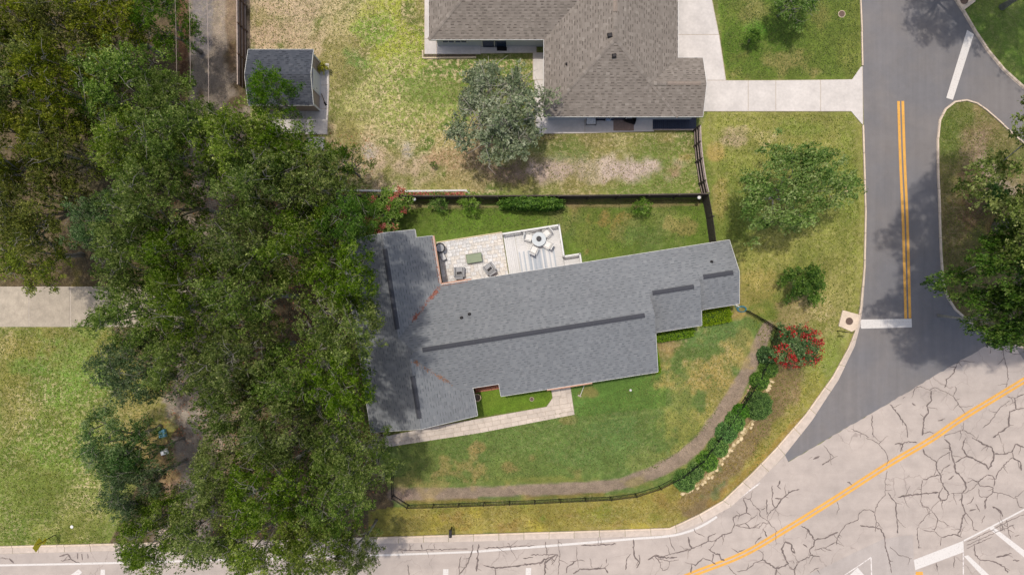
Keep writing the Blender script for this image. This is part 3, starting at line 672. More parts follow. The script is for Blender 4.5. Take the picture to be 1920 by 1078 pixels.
# ------------------------------------------------------------------ concrete drives, slab by slab
def slabs(name, polys, mat, zt, bed=None, bedz=.004):
    root = empty(name, (0, 0, 0), kind='structure')
    for q in polys:
        m = MB(); c_ = centre(q); m.prism([(c_[0] + (x - c_[0]) * 1.004, c_[1] + (y - c_[1]) * 1.004) for x, y in px(q)] if 0 else px([(x + (1.2 if x > c_[0] else -1.2), y + (.6 if y > c_[1] else -.6)) for x, y in q]), -.03, zt - .012 - .0011 * (len(root.children) % 5)); m.build('joint_filler', m_grout, root)
        p = px(q); m = MB(); m.prism(p, -.03, zt, .004)
        o = m.build('slab', mat, root)
    return root
slabs('concrete_driveway', [[(1230, -200), (1326, -200), (1333, -1), (1230, -1)], [(1230, 0), (1333.5, 0), (1347, 65.5), (1230, 65.5)], [(1230, 66.5), (1347.3, 66.5), (1360, 151), (1230, 151)],
      [(1250, 152), (1402, 152), (1402, 209), (1250, 209)], [(1403, 152), (1453.5, 151.8), (1453.5, 209), (1403, 209)], [(1454.5, 151.8), (1537.5, 151), (1537.5, 209), (1454.5, 209)],
      [(1538.5, 151), (1597, 150), (1613.5, 126), (1616, 126), (1617, 234), (1614.5, 232), (1595, 209), (1538.5, 209)]], m_conc, .06)
slabs('old_concrete_driveway', [[(-100, 538), (-23, 538), (-23, 612), (-100, 612)], [(-22, 538), (54, 538), (54, 612), (-22, 612)], [(55.5, 538), (131.5, 538), (131.5, 612), (55.5, 612)],
      [(133, 538), (209, 538), (209, 612), (133, 612)], [(210.5, 538), (286, 538), (286, 612), (210.5, 612)], [(287.5, 538), (350, 540), (345, 614), (287.5, 612)]], m_conc_old, .05)
slabs('shed_pad', [[(560, 112), (616, 121), (616.5, 160), (560, 160)], [(560, 161), (616.5, 161), (615, 204), (560, 204)], [(500, 205), (572, 205), (572, 250), (500, 250)], [(573, 205), (615, 205), (613, 252), (573, 252)],
      [(575, 258), (608, 258), (608, 282), (575, 282)]], m_conc, .07)
slabs('side_path', [[(640, 812), (690, 806), (716, 814), (718, 838), (650, 848)], [(596, 822), (639, 813), (648, 849), (600, 856)]], m_conc_old, .05)
slabs('neighbour_patio', [[(797, -200), (818, -200), (818, 74), (797, 74)], [(797, 75), (818, 75), (818, 102), (797, 102)], [(819, 75), (901, 75), (901, 102), (819, 102)], [(902, 75), (1005, 75), (1005, 99.5), (902, 100.5)],
      [(1000, 100), (1020, 100), (1022, 150), (1000, 150)], [(1003, 151), (1060, 151), (1060, 206), (1003, 206)]], m_conc, .08)
slabs('neighbour_terrace', [[(1005, 207), (1096, 207), (1096, 250), (1005, 251)], [(1097, 207), (1160, 207), (1160, 248), (1097, 250)], [(1161, 207), (1225, 207), (1225, 246.5), (1161, 248)]], m_conc, .08)

# ------------------------------------------------------------------ houses
def clip(poly, cp):
    """Sutherland-Hodgman: clip POLY by the convex polygon CP (counter-clockwise)"""
    out = poly
    n = len(cp)
    for i in range(n):
        a, b = cp[i], cp[(i + 1) % n]; inp = out; out = []
        if not inp: return []
        def sd(p): return (b[0] - a[0]) * (p[1] - a[1]) - (b[1] - a[1]) * (p[0] - a[0])
        for k in range(len(inp)):
            p, q = inp[k], inp[(k + 1) % len(inp)]; sp, sq = sd(p), sd(q)
            if sp >= -1e-9: out.append(p)
            if (sp > 1e-9 and sq < -1e-9) or (sp < -1e-9 and sq > 1e-9):
                t = sp / (sp - sq); out.append((p[0] + (q[0] - p[0]) * t, p[1] + (q[1] - p[1]) * t))
    return out
def ccw(poly):
    a = sum(p[0] * q[1] - q[0] * p[1] for p, q in zip(poly, poly[1:] + poly[:1]))
    return poly if a > 0 else poly[::-1]
def roof_mesh(root, faces, ez, pitch, mat, deckmat, off, expo=.18, wd=.24):
    """faces: (convex plan polygon, axis 'u'/'v', sign, eave coordinate): z = ez + pitch * sign * (coord - eave)"""
    base = MB(); sh = MB(); sh.c = []
    for poly, ax, sg, e0 in faces:
        poly = ccw(poly); i = 0 if ax == 'u' else 1
        zf = lambda p: ez + pitch * sg * (p[i] - e0)
        base.add([(p[0], p[1], zf(p)) for p in poly], [tuple(range(len(poly)))])
        base.add([(p[0], p[1], zf(p) - .06) for p in poly], [tuple(range(len(poly) - 1, -1, -1))])
        ds = [sg * (p[i] - e0) for p in poly]; es = [p[1 - i] for p in poly]
        k = 0; d = 0.0
        while d < max(ds):
            if d + expo > min(ds):
                e = min(es) - wd * random.random(); prev = False
                while e < max(es):
                    wj = wd * random.uniform(.7, 1.35)
                    r = random.random(); band_h = expo * (.34 if (r < .62 and not prev) else .0); prev = band_h > 0
                    bodyt = min(1, max(0, random.gauss(.68, .11)))
                    for (d0, d1, tone) in (((d, d + band_h, random.uniform(.0, .3)), (d + band_h, d + expo, bodyt)) if band_h else ((d, d + expo, bodyt),)):
                        rect = []
                        for (dd, ee) in ((d0, e), (d1, e), (d1, e + wj), (d0, e + wj)):
                            c = e0 + sg * dd; rect.append((c, ee) if i == 0 else (ee, c))
                        rc = clip(ccw(rect), poly)
                        if len(rc) >= 3:
                            lift = .008 if d0 > d else .016
                            vs = [(p[0], p[1], zf(p) + .006 + lift * (1 - (sg * (p[i] - e0) - d) / expo) + .003 * r) for p in rc]
                            sh.add(vs, [tuple(range(len(vs)))]); sh.c.append(tone)
                    e += wj
            d += expo; k += 1
    rf = base.build('roof', deckmat, root, off=off)
    sh.build('shingles', mat, rf, off=off, kind='stuff')
    return rf
def edge_strip(pts, zf, drop, thick=.04, closed=True, step=.4, out=0.0):
    """a board under the roof edge following its slope"""
    m = MB(); n = len(pts)
    for i in range(n if closed else n - 1):
        a, b = Vector(pts[i]), Vector(pts[(i + 1) % n]); L = (b - a).length; k = max(1, int(L / step)); d = (b - a) / L; nr = Vector((d.y, -d.x))
        for j in range(k):
            p, q = a + d * (L * j / k), a + d * (L * (j + 1) / k)
            zp, zq = zf(p.x, p.y), zf(q.x, q.y)
            p2, q2 = p + nr * thick, q + nr * thick
            m.add([(p.x, p.y, zp - drop), (q.x, q.y, zq - drop), (q.x, q.y, zq), (p.x, p.y, zp), (p2.x, p2.y, zp - drop), (q2.x, q2.y, zq - drop), (q2.x, q2.y, zq), (p2.x, p2.y, zp)],
                  [(4, 5, 6, 7), (3, 2, 1, 0), (7, 6, 2, 3), (0, 1, 5, 4)])
    return m
def window(root, x, y, zc, wd, ht, ax, off, door=False, dark=None):
    """window on a wall whose outside faces along ax = (dx, dy)"""
    a = math.atan2(ax[1], ax[0]) + math.pi / 2
    m = MB(); t = .06; ca, sa = math.cos(a), math.sin(a)
    for (lx, lz, sx, sz) in ((0, ht / 2, wd + t, t), (0, -ht / 2, wd + t, t), (-wd / 2, 0, t, ht), (wd / 2, 0, t, ht), (0, 0, t * .7, ht)):
        m.box(x + ca * lx + ax[0] * .03, y + sa * lx + ax[1] * .03, zc + lz, sx, .09, sz, a)
    f = m.build('window' if not door else 'door', m_trim, root, off=off)
    g = MB(); g.box(x + ax[0] * .012, y + ax[1] * .012, zc, wd - .02, .03, ht - .02, a); g.build('pane', dark or m_glassdark, f, off=off)
    return f

# --- the long grey-roofed house (plan in its own axes u, v)
TH = math.radians(8.86)
def UV(u, v): return (u * math.cos(TH) - v * math.sin(TH), u * math.sin(TH) + v * math.cos(TH))
HO = (0.0, -3.4, 0)
house = empty('brick_house', UV(0, -3.4) + (0,), 'long low brick house under a mid grey shingle roof with dark ridge vents', 'house', rz=TH)
EZ, PT = 2.6, .47
W_, N_, EN_, ES_, S1, S2, S3 = ('u', 1, -12.0), ('v', -1, 1.0), ('u', -1, -5.25), ('u', -1, -4.0), ('v', 1, -7.85), ('v', 1, -4.94), ('v', 1, -3.8)
hf = [([(-12, 5.3), (-8.625, 5.3), (-8.625, -2.375), (-12, -2.375)],) + W_, ([(-12, -2.375), (-8.625, -2.375), (-7.58, -3.42), (-8, -3.85), (-12, -3.85)],) + W_,
      ([(-12, -3.85), (-8, -3.85), (-8, -9), (-12, -9)],) + W_,
      ([(-8.625, 5.3), (-6.4, 5.3), (-6.4, 4.7), (-8.625, 4.7)],) + EN_, ([(-8.625, 4.7), (-5.25, 4.7), (-5.25, 1), (-8.625, -2.375)],) + EN_,
      ([(-8, -3.85), (-4, -7.85), (-4, -9), (-8, -9)],) + ES_,
      ([(-5.25, 1), (9.75, 1), (9.75, -3.42), (-7.58, -3.42), (-8.625, -2.375)],) + N_, ([(9.75, 1), (13.5, 1), (13.5, -1.97), (9.75, -1.97)],) + N_, ([(13.5, 1), (16.5, 1), (16.5, -1.4), (13.5, -1.4)],) + N_,
      ([(-7.58, -3.42), (9.75, -3.42), (9.75, -6.85), (-5.0, -6.85), (-8, -3.85)],) + S1, ([(-2.05, -6.85), (9.75, -6.85), (9.75, -7.85), (-2.05, -7.85)],) + S1, ([(-5, -6.85), (-4, -6.85), (-4, -7.85)],) + S1,
      ([(9.75, -1.97), (13.5, -1.97), (13.5, -4.94), (9.75, -4.94)],) + S2, ([(13.5, -1.4), (16.5, -1.4), (16.5, -3.8), (13.5, -3.8)],) + S3]
roof = roof_mesh(house, hf, EZ, PT, m_sh_grey, m_vent, HO)
def hz(u, v):
    c = []
    for poly, ax, sg, e0 in hf:
        us = [p[0] for p in poly]; vs = [p[1] for p in poly]
        t = (u if ax == 'u' else v); d = sg * (t - e0)
        pl = ccw(poly); ok = all((b[0] - a[0]) * (v - a[1]) - (b[1] - a[1]) * (u - a[0]) > -.02 * math.dist(a, b) for a, b in zip(pl, pl[1:] + pl[:1]))
        if ok: c.append(d)
    return EZ + PT * max(c) if c else EZ
OUT = [(-12, 5.3), (-6.4, 5.3), (-6.4, 4.7), (-5.25, 4.7), (-5.25, 1), (16.5, 1), (16.5, -3.8), (13.5, -3.8), (13.5, -4.94), (9.75, -4.94), (9.75, -7.85), (-2.05, -7.85), (-2.05, -6.85), (-4, -6.85), (-4, -9), (-12, -9)]
fas = edge_strip(OUT, lambda u, v: hz(u, v) + .012, .2, thick=-.03)
fas.build('fascia', m_trim, house, off=HO)
ins = .42
WL = [(-12 + ins, 5.0), (-6.4 - .3, 5.0), (-6.4 - .3, 4.4), (-5.25 - ins, 4.4), (-5.25 - ins, 1 - ins), (16.2, 1 - ins), (16.2, -3.8 + ins), (13.2, -3.8 + ins), (13.2, -4.94 + ins), (9.45, -4.94 + ins), (9.45, -7.85 + ins),
      (-2.05 + .3, -7.85 + ins), (-2.05 + .3, -6.85 + ins), (-4 - ins, -6.85 + ins), (-4 - ins, -8.7), (-12 + ins, -8.7)]
wm = MB(); n = len(WL)
for i in range(n):
    a, b = Vector(WL[i]), Vector(WL[(i + 1) % n]); L = (b - a).length; k = max(1, int(L / .4)); d = (b - a) / L
    for j in range(k):
        p, q = a + d * (L * j / k), a + d * (L * (j + 1) / k)
        wm.add([(p.x, p.y, 0), (q.x, q.y, 0), (q.x, q.y, hz(q.x, q.y) - .07), (p.x, p.y, hz(p.x, p.y) - .07)], [(3, 2, 1, 0)])
for u, v0, v1, pa, pb in ((9.68, -4.94, -1.97, None, None), (13.43, -3.8, -1.4, None, None)):
    k = 14; 
    top = lambda v: (EZ + PT * min(v + 7.85, 1 - v)) if u < 10 else (EZ + PT * min(v + 4.94, 1 - v))
    for j in range(k):
        a = v0 + (v1 - v0) * j / k; b = v0 + (v1 - v0) * (j + 1) / k
        wm.add([(u, a, 2.4), (u, b, 2.4), (u, b, top(b) - .02), (u, a, top(a) - .02)], [(0, 1, 2, 3)])
wm.build('wall', m_wallb, house, off=HO)
for (u, v, w_, h_, ax, dr) in ((0.8, 1 - ins, 1.8, 2.0, (0, 1), True), (4.8, 1 - ins, 1.6, 1.2, (0, 1), False), (9, 1 - ins, 1.6, 1.2, (0, 1), False), (13.5, 1 - ins, 1.4, 1.1, (0, 1), False),
                               (2.5, -7.85 + ins, 1.1, 2.05, (0, -1), True), (6, -7.85 + ins, 1.8, 1.2, (0, -1), False), (0, -7.85 + ins, 1.6, 1.2, (0, -1), False), (11.4, -4.94 + ins, 1.6, 1.2, (0, -1), False),
                               (14.8, -3.8 + ins, 1.4, 1.1, (0, -1), False), (-8, -8.7, 1.8, 1.2, (0, -1), False), (-12 + ins, -6, 1.4, 1.2, (-1, 0), False), (-12 + ins, 1, 1.4, 1.2, (-1, 0), False),
                               (-5.25 - ins, 2.7, 1.4, 2.0, (1, 0), True), (16.2, -1.4, 1.4, 1.1, (1, 0), False)):
    window(house, u, v, (1.05 if dr else 1.5), w_, h_, ax, HO, dr)
def vent(u0, v0, u1, v1, wd=.34, par=None, lift=.0, mat=None, nm='ridge_vent'):
    n = max(1, int(math.hypot(u1 - u0, v1 - v0) / 1.2)); m = MB(); a = math.atan2(v1 - v0, u1 - u0)
    L = math.hypot(u1 - u0, v1 - v0); zt = lift
    ca, sa = math.cos(a), math.sin(a)
    for k in range(n):
        c0 = L * k / n + .004; c1 = L * (k + 1) / n - .004
        pr = [(-wd / 2, -.055), (-wd / 2, -.015), (0, .05), (wd / 2, -.015), (wd / 2, -.055)]
        vs = [(u0 + ca * c - sa * t, v0 + sa * c + ca * t, zt + zz) for c in (c0, c1) for t, zz in pr]
        m.add(vs, [(0, 1, 6, 5), (1, 2, 7, 6), (2, 3, 8, 7), (3, 4, 9, 8), (4, 3, 2, 1, 0), (5, 6, 7, 8, 9)])
    return m.build(nm, mat or m_vent, par, off=HO if par is house else NO)
vent(-7.0, -3.42, 9.05, -3.42, par=house, lift=EZ + PT * 4.43)
vent(9.97, -1.97, 13.0, -1.97, par=house, lift=EZ + PT * 2.98)
vent(13.85, -1.4, 16.05, -1.4, par=house, lift=EZ + PT * 2.41)
vent(-8.625, 4.15, -8.625, -1.7, par=house, lift=EZ + PT * 3.385)
vent(-8.0, -5.15, -8.0, -8.25, par=house, lift=EZ + PT * 4.01)
for (u, v) in ((-3.95, -1.62), (-3.35, -1.45), (14.75, -.42)):
    m = MB(); zz = hz(u, v); m.lathe(u, v, [(.05, -.1), (.05, .28), (.035, .3)], 10, zz); m.lathe(u, v, [(.14, -.03), (.13, .03), (.06, .05)], 10, zz)
    m.build('vent_pipe', m_black, house, off=HO)
# copper gutters of the patio corner and white downpipe boards
g1 = MB()
for (a, b) in (((-5.17, 4.7), (-5.17, 1.1)), ((-5.17, 1.08), (-2.9, 1.08))):
    g1 = MB(); L = math.dist(a, b); an = math.atan2(b[1] - a[1], b[0] - a[0]); g1.box((a[0] + b[0]) / 2, (a[1] + b[1]) / 2, 2.52, L, .12, .11, an); g1.build('gutter', m_copper, house, off=HO)
g1 = MB(); g1.box(3.1, -7.93, 2.53, 3.4, .1, .1); g1.build('gutter', m_copper, house, off=HO)
# porch step of bricks in the notch of the front
st = empty('porch_step', (0, 0, 0)); st.parent = house; st.location = (0, 0, 0)
for r in range(3):
    for k in range(9):
        m = MB(); m.rbox(-4.0 + .22 * k + (.1 if r % 2 else 0), -7.38 - .135 * r + .05, .07, .205, .12, .14, r=.012); m.build('brick', m_brick, st, off=HO)

# --- the brown-roofed neighbour
NO = (5.0, 20.0, 0)
nh = empty('neighbour_house', NO, 'large white-walled house under a brown shingle hip roof', 'house')
NZ, NP = 2.7, .45
nf = [([(2.37, 12.66), (12.3, 12.66), (7.33, 17.62)], 'v', 1, 12.66), ([(12.3, 12.66), (14.15, 12.66), (14.15, 14.84), (10.12, 14.84)], 'v', 1, 12.66), ([(10.12, 14.84), (14.15, 14.84), (14.15, 17.02), (12.3, 17.02)], 'v', -1, 17.02),
      ([(12.3, 17.02), (12.3, 28.29), (7.33, 28.29), (7.33, 17.62), (10.12, 14.84)], 'u', -1, 12.3), ([(2.37, 12.66), (7.33, 17.62), (7.33, 23.33), (2.37, 18.37)], 'u', 1, 2.37),
      ([(-6.17, 18.37), (2.37, 18.37), (7.33, 23.33), (-1.21, 23.33)], 'v', 1, 18.37), ([(-1.21, 23.33), (7.33, 23.33), (2.37, 28.29), (-6.17, 28.29)], 'v', -1, 28.29),
      ([(-6.17, 18.37), (-1.21, 23.33), (-6.17, 28.29)], 'u', 1, -6.17), ([(7.33, 23.33), (7.33, 28.29), (2.37, 28.29)], 'u', 1, 2.37)]
roof_mesh(nh, nf, NZ, NP, m_sh_brown, m_barkd, NO, .18, .24)
def nz_(x, y):
    c = []
    for poly, ax, sg, e0 in nf:
        pl = ccw(poly)
        if all((b[0] - a[0]) * (y - a[1]) - (b[1] - a[1]) * (x - a[0]) > -.03 * math.dist(a, b) for a, b in zip(pl, pl[1:] + pl[:1])): c.append(sg * ((x if ax == 'u' else y) - e0))
    return NZ + NP * max(c) if c else NZ
NOUT = [(-6.17, 28.29), (12.3, 28.29), (12.3, 17.02), (14.15, 17.02), (14.15, 12.66), (2.37, 12.66), (2.37, 18.37), (-6.17, 18.37)]
edge_strip(NOUT, lambda x, y: nz_(x, y) + .01, .18, thick=-.03).build('fascia', m_trim, nh, off=NO)
NW = [(-5.75, 27.9), (11.9, 27.9), (11.9, 16.6), (13.9, 16.6), (13.9, 13.08), (2.79, 13.08), (2.79, 18.79), (-5.75, 18.79)]
wm = MB(); n = len(NW)
for i in range(n):
    a, b = Vector(NW[i]), Vector(NW[(i + 1) % n]); L = (b - a).length; k = max(1, int(L / .4)); d = (b - a) / L
    for j in range(k):
        p, q = a + d * (L * j / k), a + d * (L * (j + 1) / k)
        wm.add([(p.x, p.y, 0), (q.x, q.y, 0), (q.x, q.y, nz_(q.x, q.y) - .07), (p.x, p.y, nz_(p.x, p.y) - .07)], [(3, 2, 1, 0)])
wm.build('wall', m_wall_n, nh, off=NO)
window(nh, -4.85, 18.79, 1.6, .9, 1.2, (0, -1), NO); window(nh, -3.9, 18.79, 1.6, .9, 1.2, (0, -1), NO); window(nh, -1.35, 18.79, 1.15, 1.9, 2.2, (0, -1), NO, True)
for x, w_, dr in ((4.6, 1.6, False), (7.6, 2.4, True), (10.6, 1.2, False)): window(nh, x, 13.08, 1.15 if dr else 1.5, w_, 2.2 if dr else 1.2, (0, -1), NO, dr)
vent(7.33, 17.75 + 1.8, 7.33, 27, .3, nh, NZ + NP * 4.98, m_sh_brown if 0 else simple('brown_vent', (150, 136, 124), .9, .1, 8))
vent(11.3, 14.84, 13.75, 14.84, .26, nh, NZ + NP * 2.2, bpy.data.materials['brown_vent'])
for (x, y, s) in ((6.95, 17.9, .34), (7.3, 16.55, .3)):
    m = MB(); zz = nz_(x, y); m.rbox(x, y, zz + .08, s, s * .9, .2, .1, .04); m.build('roof_vent', m_black, nh, off=NO)
m = MB(); m.lathe(3.95, 16.3, [(.06, -.1), (.06, .3), (.04, .32)], 8, nz_(3.95, 16.3)); m.build('vent_pipe', m_black, nh, off=NO)
# hip caps: overlapping cap shingles along the hips
hc = MB(); hc.c = []
for (a, b) in (((2.37, 12.66), (7.33, 17.62)), ((12.3, 12.66), (7.33, 17.62)), ((-6.17, 18.37), (-1.21, 23.33)), ((7.33, 17.62), (7.33, 19.4)), ((10.12, 14.84), (11.2, 14.84))):
    L = math.dist(a, b); k = int(L / .2); dx, dy = (b[0] - a[0]) / L, (b[1] - a[1]) / L
    for j in range(k):
        x, y = a[0] + dx * (j + .5) * L / k, a[1] + dy * (j + .5) * L / k; zz = nz_(x, y)
        sl = (nz_(x + dx * .1, y + dy * .1) - nz_(x - dx * .1, y - dy * .1)) / .2
        v = []
        for t in (-.13, .13):
            for s_ in (-.14, 0, .14): v.append((x + dx * t - dy * s_, y + dy * t + dx * s_, zz + sl * t + .045 - abs(s_) * .28 - t * .04))
        hc.add(v, [(0, 1, 4, 3), (1, 2, 5, 4)]); tt = random.gauss(.7, .15); hc.c += [min(1, max(0, tt))] * 2
hc.build('hip_cap', m_sh_brown, nh, off=NO, kind='stuff')

# --- garden shed
SO = (-17.3, 15.7, 0)
shed = empty('garden_shed', SO, 'small shed with charcoal shingle gable roof beside the lane fence', 'shed')
sf = [([(-19.7, 13.6), (-14.84, 13.6), (-14.84, 15.68), (-19.7, 15.68)], 'v', 1, 13.6), ([(-19.7, 15.68), (-14.84, 15.68), (-14.84, 17.75), (-19.7, 17.75)], 'v', -1, 17.75)]
roof_mesh(shed, sf, 2.35, .34, m_sh_dark, m_vent, SO, .17, .24)
sz = lambda x, y: 2.35 + .34 * max(0, min(y - 13.6, 17.75 - y))
edge_strip([(-19.7, 17.75), (-14.84, 17.75), (-14.84, 13.6), (-19.7, 13.6)], lambda x, y: sz(x, y) + .01, .14, thick=-.03, step=.3).build('fascia', m_trim, shed, off=SO)
m_tan = simple('tan_siding', (176, 158, 142), .8, .06, 4)
wm = MB(); SW = [(-19.55, 17.6), (-15.0, 17.6), (-15.0, 13.75), (-19.55, 13.75)]
for i in range(4):
    a, b = Vector(SW[i]), Vector(SW[(i + 1) % 4]); k = 10
    for j in range(k):
        p, q = a + (b - a) * j / k, a + (b - a) * (j + 1) / k
        wm.add([(p.x, p.y, 0), (q.x, q.y, 0), (q.x, q.y, sz(q.x, q.y) - .05), (p.x, p.y, sz(p.x, p.y) - .05)], [(3, 2, 1, 0)])
wm.build('wall', m_tan, shed, off=SO)
for y in (13.8, 14.95, 16.45, 17.55): m = MB(); m.box(-14.97, y, sz(0, y) / 2 - .03, .06, .12, sz(0, y) - .1); m.build('corner_board', m_white, shed, off=SO)
m = MB(); m.box(-14.96, 15.7, 1.05, .05, 1.36, 2.05); dd = m.build('door', m_white, shed, off=SO)
m = MB(); m.tube((-14.93, 15.2, 1.05), (-14.93, 15.2, 1.25), .02); m.build('handle', m_black, dd, off=SO)

# ------------------------------------------------------------------ patio, path and deck of the grey-roofed house
def in_poly(p, poly):
    r = False
    for a, b in zip(poly, poly[1:] + poly[:1]):
        if (a[1] > p[1]) != (b[1] > p[1]) and p[0] < (b[0] - a[0]) * (p[1] - a[1]) / (b[1] - a[1]) + a[0]: r = not r
    return r
pat = empty('patio', (0, 0, 0), kind='structure', rz=TH)
m = MB(); m.box(-2.7, 2.45, .02, 5.2, 3.9, .04); m.build('bedding', m_grout, pat)
v = .52; PU0, PU1, PV1 = -5.28, -.12, 4.33
row = 0
while v < PV1 - .05:
    rh = random.choice((.24, .3, .3)); rh = min(rh, PV1 - v); u = PU0
    while u < PU1 - .05:
        wj = random.choice((.3, .3, .42, .24)); wj = min(wj, PU1 - u); 
        if PU1 - u - wj < .12: wj = PU1 - u
        m = MB(); m.rbox(u + wj / 2, v + rh / 2, .055 + random.uniform(0, .006), wj - .012, rh - .012, .05, r=.006)
        m.build('paver', m_paver if random.random() < .55 - .05 * (u + 2) else m_paver_w, pat); u += wj
    v += rh
m = MB(); m.box(-2.7, 4.38, .05, 5.16, .07, .1); m.build('edging', simple('cream_edging', (230, 214, 176), .9, .08, 6), pat)
path = empty('front_path', (0, 0, 0), kind='structure', rz=TH)
PA = [(-11.75, -9.95), (-8.4, -9.8), (1.24, -9.6), (1.8, -9.0), (1.8, -7.6), (3.32, -7.6), (3.3, -10.55), (-4.2, -10.82), (-11.75, -10.8)]
m = MB(); m.prism([(x * 1, y) for x, y in PA][::-1], -.02, .018); m.build('bedding', m_grout, path)
PB = ccw(PA); 
cells = []
for lane in range(3):
    u = -11.75 + .1 * lane
    while u < 3.3:
        wj = random.uniform(.45, .85)
        f = lambda uu: (-9.95 + .15 * (uu + 11.75) / 3.35 if uu < -8.4 else -9.8 + .2 * (uu + 8.4) / 9.64 if uu < 1.24 else -9.6) 
        g = lambda uu: (-10.8 - .02 * (uu + 11.75) / 7.5 if uu < -4.2 else -10.82 + .27 * (uu + 4.2) / 7.5)
        a, b = u, min(u + wj, 3.3)
        if b - a > .12:
            t0, t1 = lane / 3, (lane + 1) / 3; q = [(a, f(a) + (g(a) - f(a)) * t0), (b, f(b) + (g(b) - f(b)) * t0), (b, f(b) + (g(b) - f(b)) * t1), (a, f(a) + (g(a) - f(a)) * t1)]
            cells.append(q)
        u += wj
for (a, b, c, d) in ((1.8, 2.3, -9.6, -8.9), (2.3, 2.9, -9.6, -9.1), (2.9, 3.3, -9.6, -8.8), (1.8, 2.5, -8.9, -8.3), (2.5, 2.9, -9.1, -8.4), (2.9, 3.3, -8.8, -8.2), (1.8, 2.5, -8.3, -7.6), (2.5, 2.9, -8.4, -7.6), (2.9, 3.3, -8.2, -7.6)):
    cells.append([(a, c), (b, c), (b, d), (a, d)])
cells.append([(1.26, -9.6), (1.8, -9.6), (1.8, -9.02)])
for q in cells:
    q = ccw(q); cx, cy = sum(p[0] for p in q) / len(q), sum(p[1] for p in q) / len(q)
    q = [(cx + (x - cx) * (1 - .012 / max(.1, abs(x - cx))), cy + (y - cy) * (1 - .012 / max(.1, abs(y - cy)))) for x, y in q]
    m = MB(); m.prism(q, 0, .045 + random.uniform(0, .008), .02); m.build('paving_stone', m_stone, path)

deck = empty('deck', UV(2.6, 2.5) + (0,), 'white painted timber deck with white railing behind the grey roof', 'deck', rz=TH); DO = (2.6, 2.5, 0); DZ = .4
m_deck = simple('white_deck_board', (226, 224, 222), .6, .05, 5, objvar=.035)
m = MB(); m.box(2.1, 2.4, DZ / 2 - .03, 4.3, 3.5, DZ - .1); m.box(4.9, 1.2, DZ / 2 - .03, 1.1, 1.0, DZ - .1); m.build('frame', m_trim, deck, off=DO)
for k in range(6):
    m = MB(); m.rbox(.02 + .142 * k, 2.4, DZ, .136, 3.56, .035, r=.006); m.build('plank', m_deck, deck, off=DO)
for k in range(25):
    yv = .68 + .142 * k; m = MB(); m.rbox(2.57, yv, DZ, 3.4, .136, .035, r=.006); m.build('plank', m_deck, deck, off=DO)
for k in range(8):
    m = MB(); m.rbox(4.9, .66 + .142 * k, DZ, 1.22, .136, .035, r=.006); m.build('plank', m_deck, deck, off=DO)
def rail(a, b):
    L = math.dist(a, b); an = math.atan2(b[1] - a[1], b[0] - a[0]); cx, cy = (a[0] + b[0]) / 2, (a[1] + b[1]) / 2
    m = MB(); m.rbox(cx, cy, DZ + .94, L + .1, .13, .05, an, .012); m.build('top_rail', m_white, deck, off=DO)
    m = MB(); m.box(cx, cy, DZ + .12, L, .05, .06, an); n = max(2, int(L / .12))
    for k in range(1, n): m.box(a[0] + (b[0] - a[0]) * k / n, a[1] + (b[1] - a[1]) * k / n, DZ + .52, .035, .035, .78, an)
    m.build('balusters', m_white, deck, off=DO)
    k = max(1, round(L / 1.5))
    for j in range(k + 1):
        m = MB(); m.rbox(a[0] + (b[0] - a[0]) * j / k, a[1] + (b[1] - a[1]) * j / k, DZ / 2 + .48, .1, .1, DZ + .96, an, .02); m.build('post', m_white, deck, off=DO)
rail((-.05, 4.14), (4.27, 4.14)); rail((4.27, 4.14), (4.27, 1.72)); rail((4.27, 1.72), (5.5, 1.72)); rail((5.5, 1.72), (5.5, .7))

def at(u, v, z=0.0): x, y = UV(u, v); return (x, y, z)
# rug of stripes on the deck
rug = empty('striped_rug', at(2.3, 1.75, DZ + .018), 'pale blue and white striped rug on the white deck', 'rug', rz=TH)
cols = [(196, 200, 206), (224, 224, 224), (178, 186, 196), (230, 228, 226), (188, 195, 203)]
mats = [simple('rug_stripe', c, .95, .08, 12) for c in cols]
m = MB(); n = 24
for k in range(n):
    m.cur = (k * 3 + k // 4) % 5; m.box(-1.38 + 2.76 * (k + .5) / n, 0, .006, 2.76 / n, 1.75, .012 + .0005 * (k % 3))
m.build('woven_stripes', mats, rug)
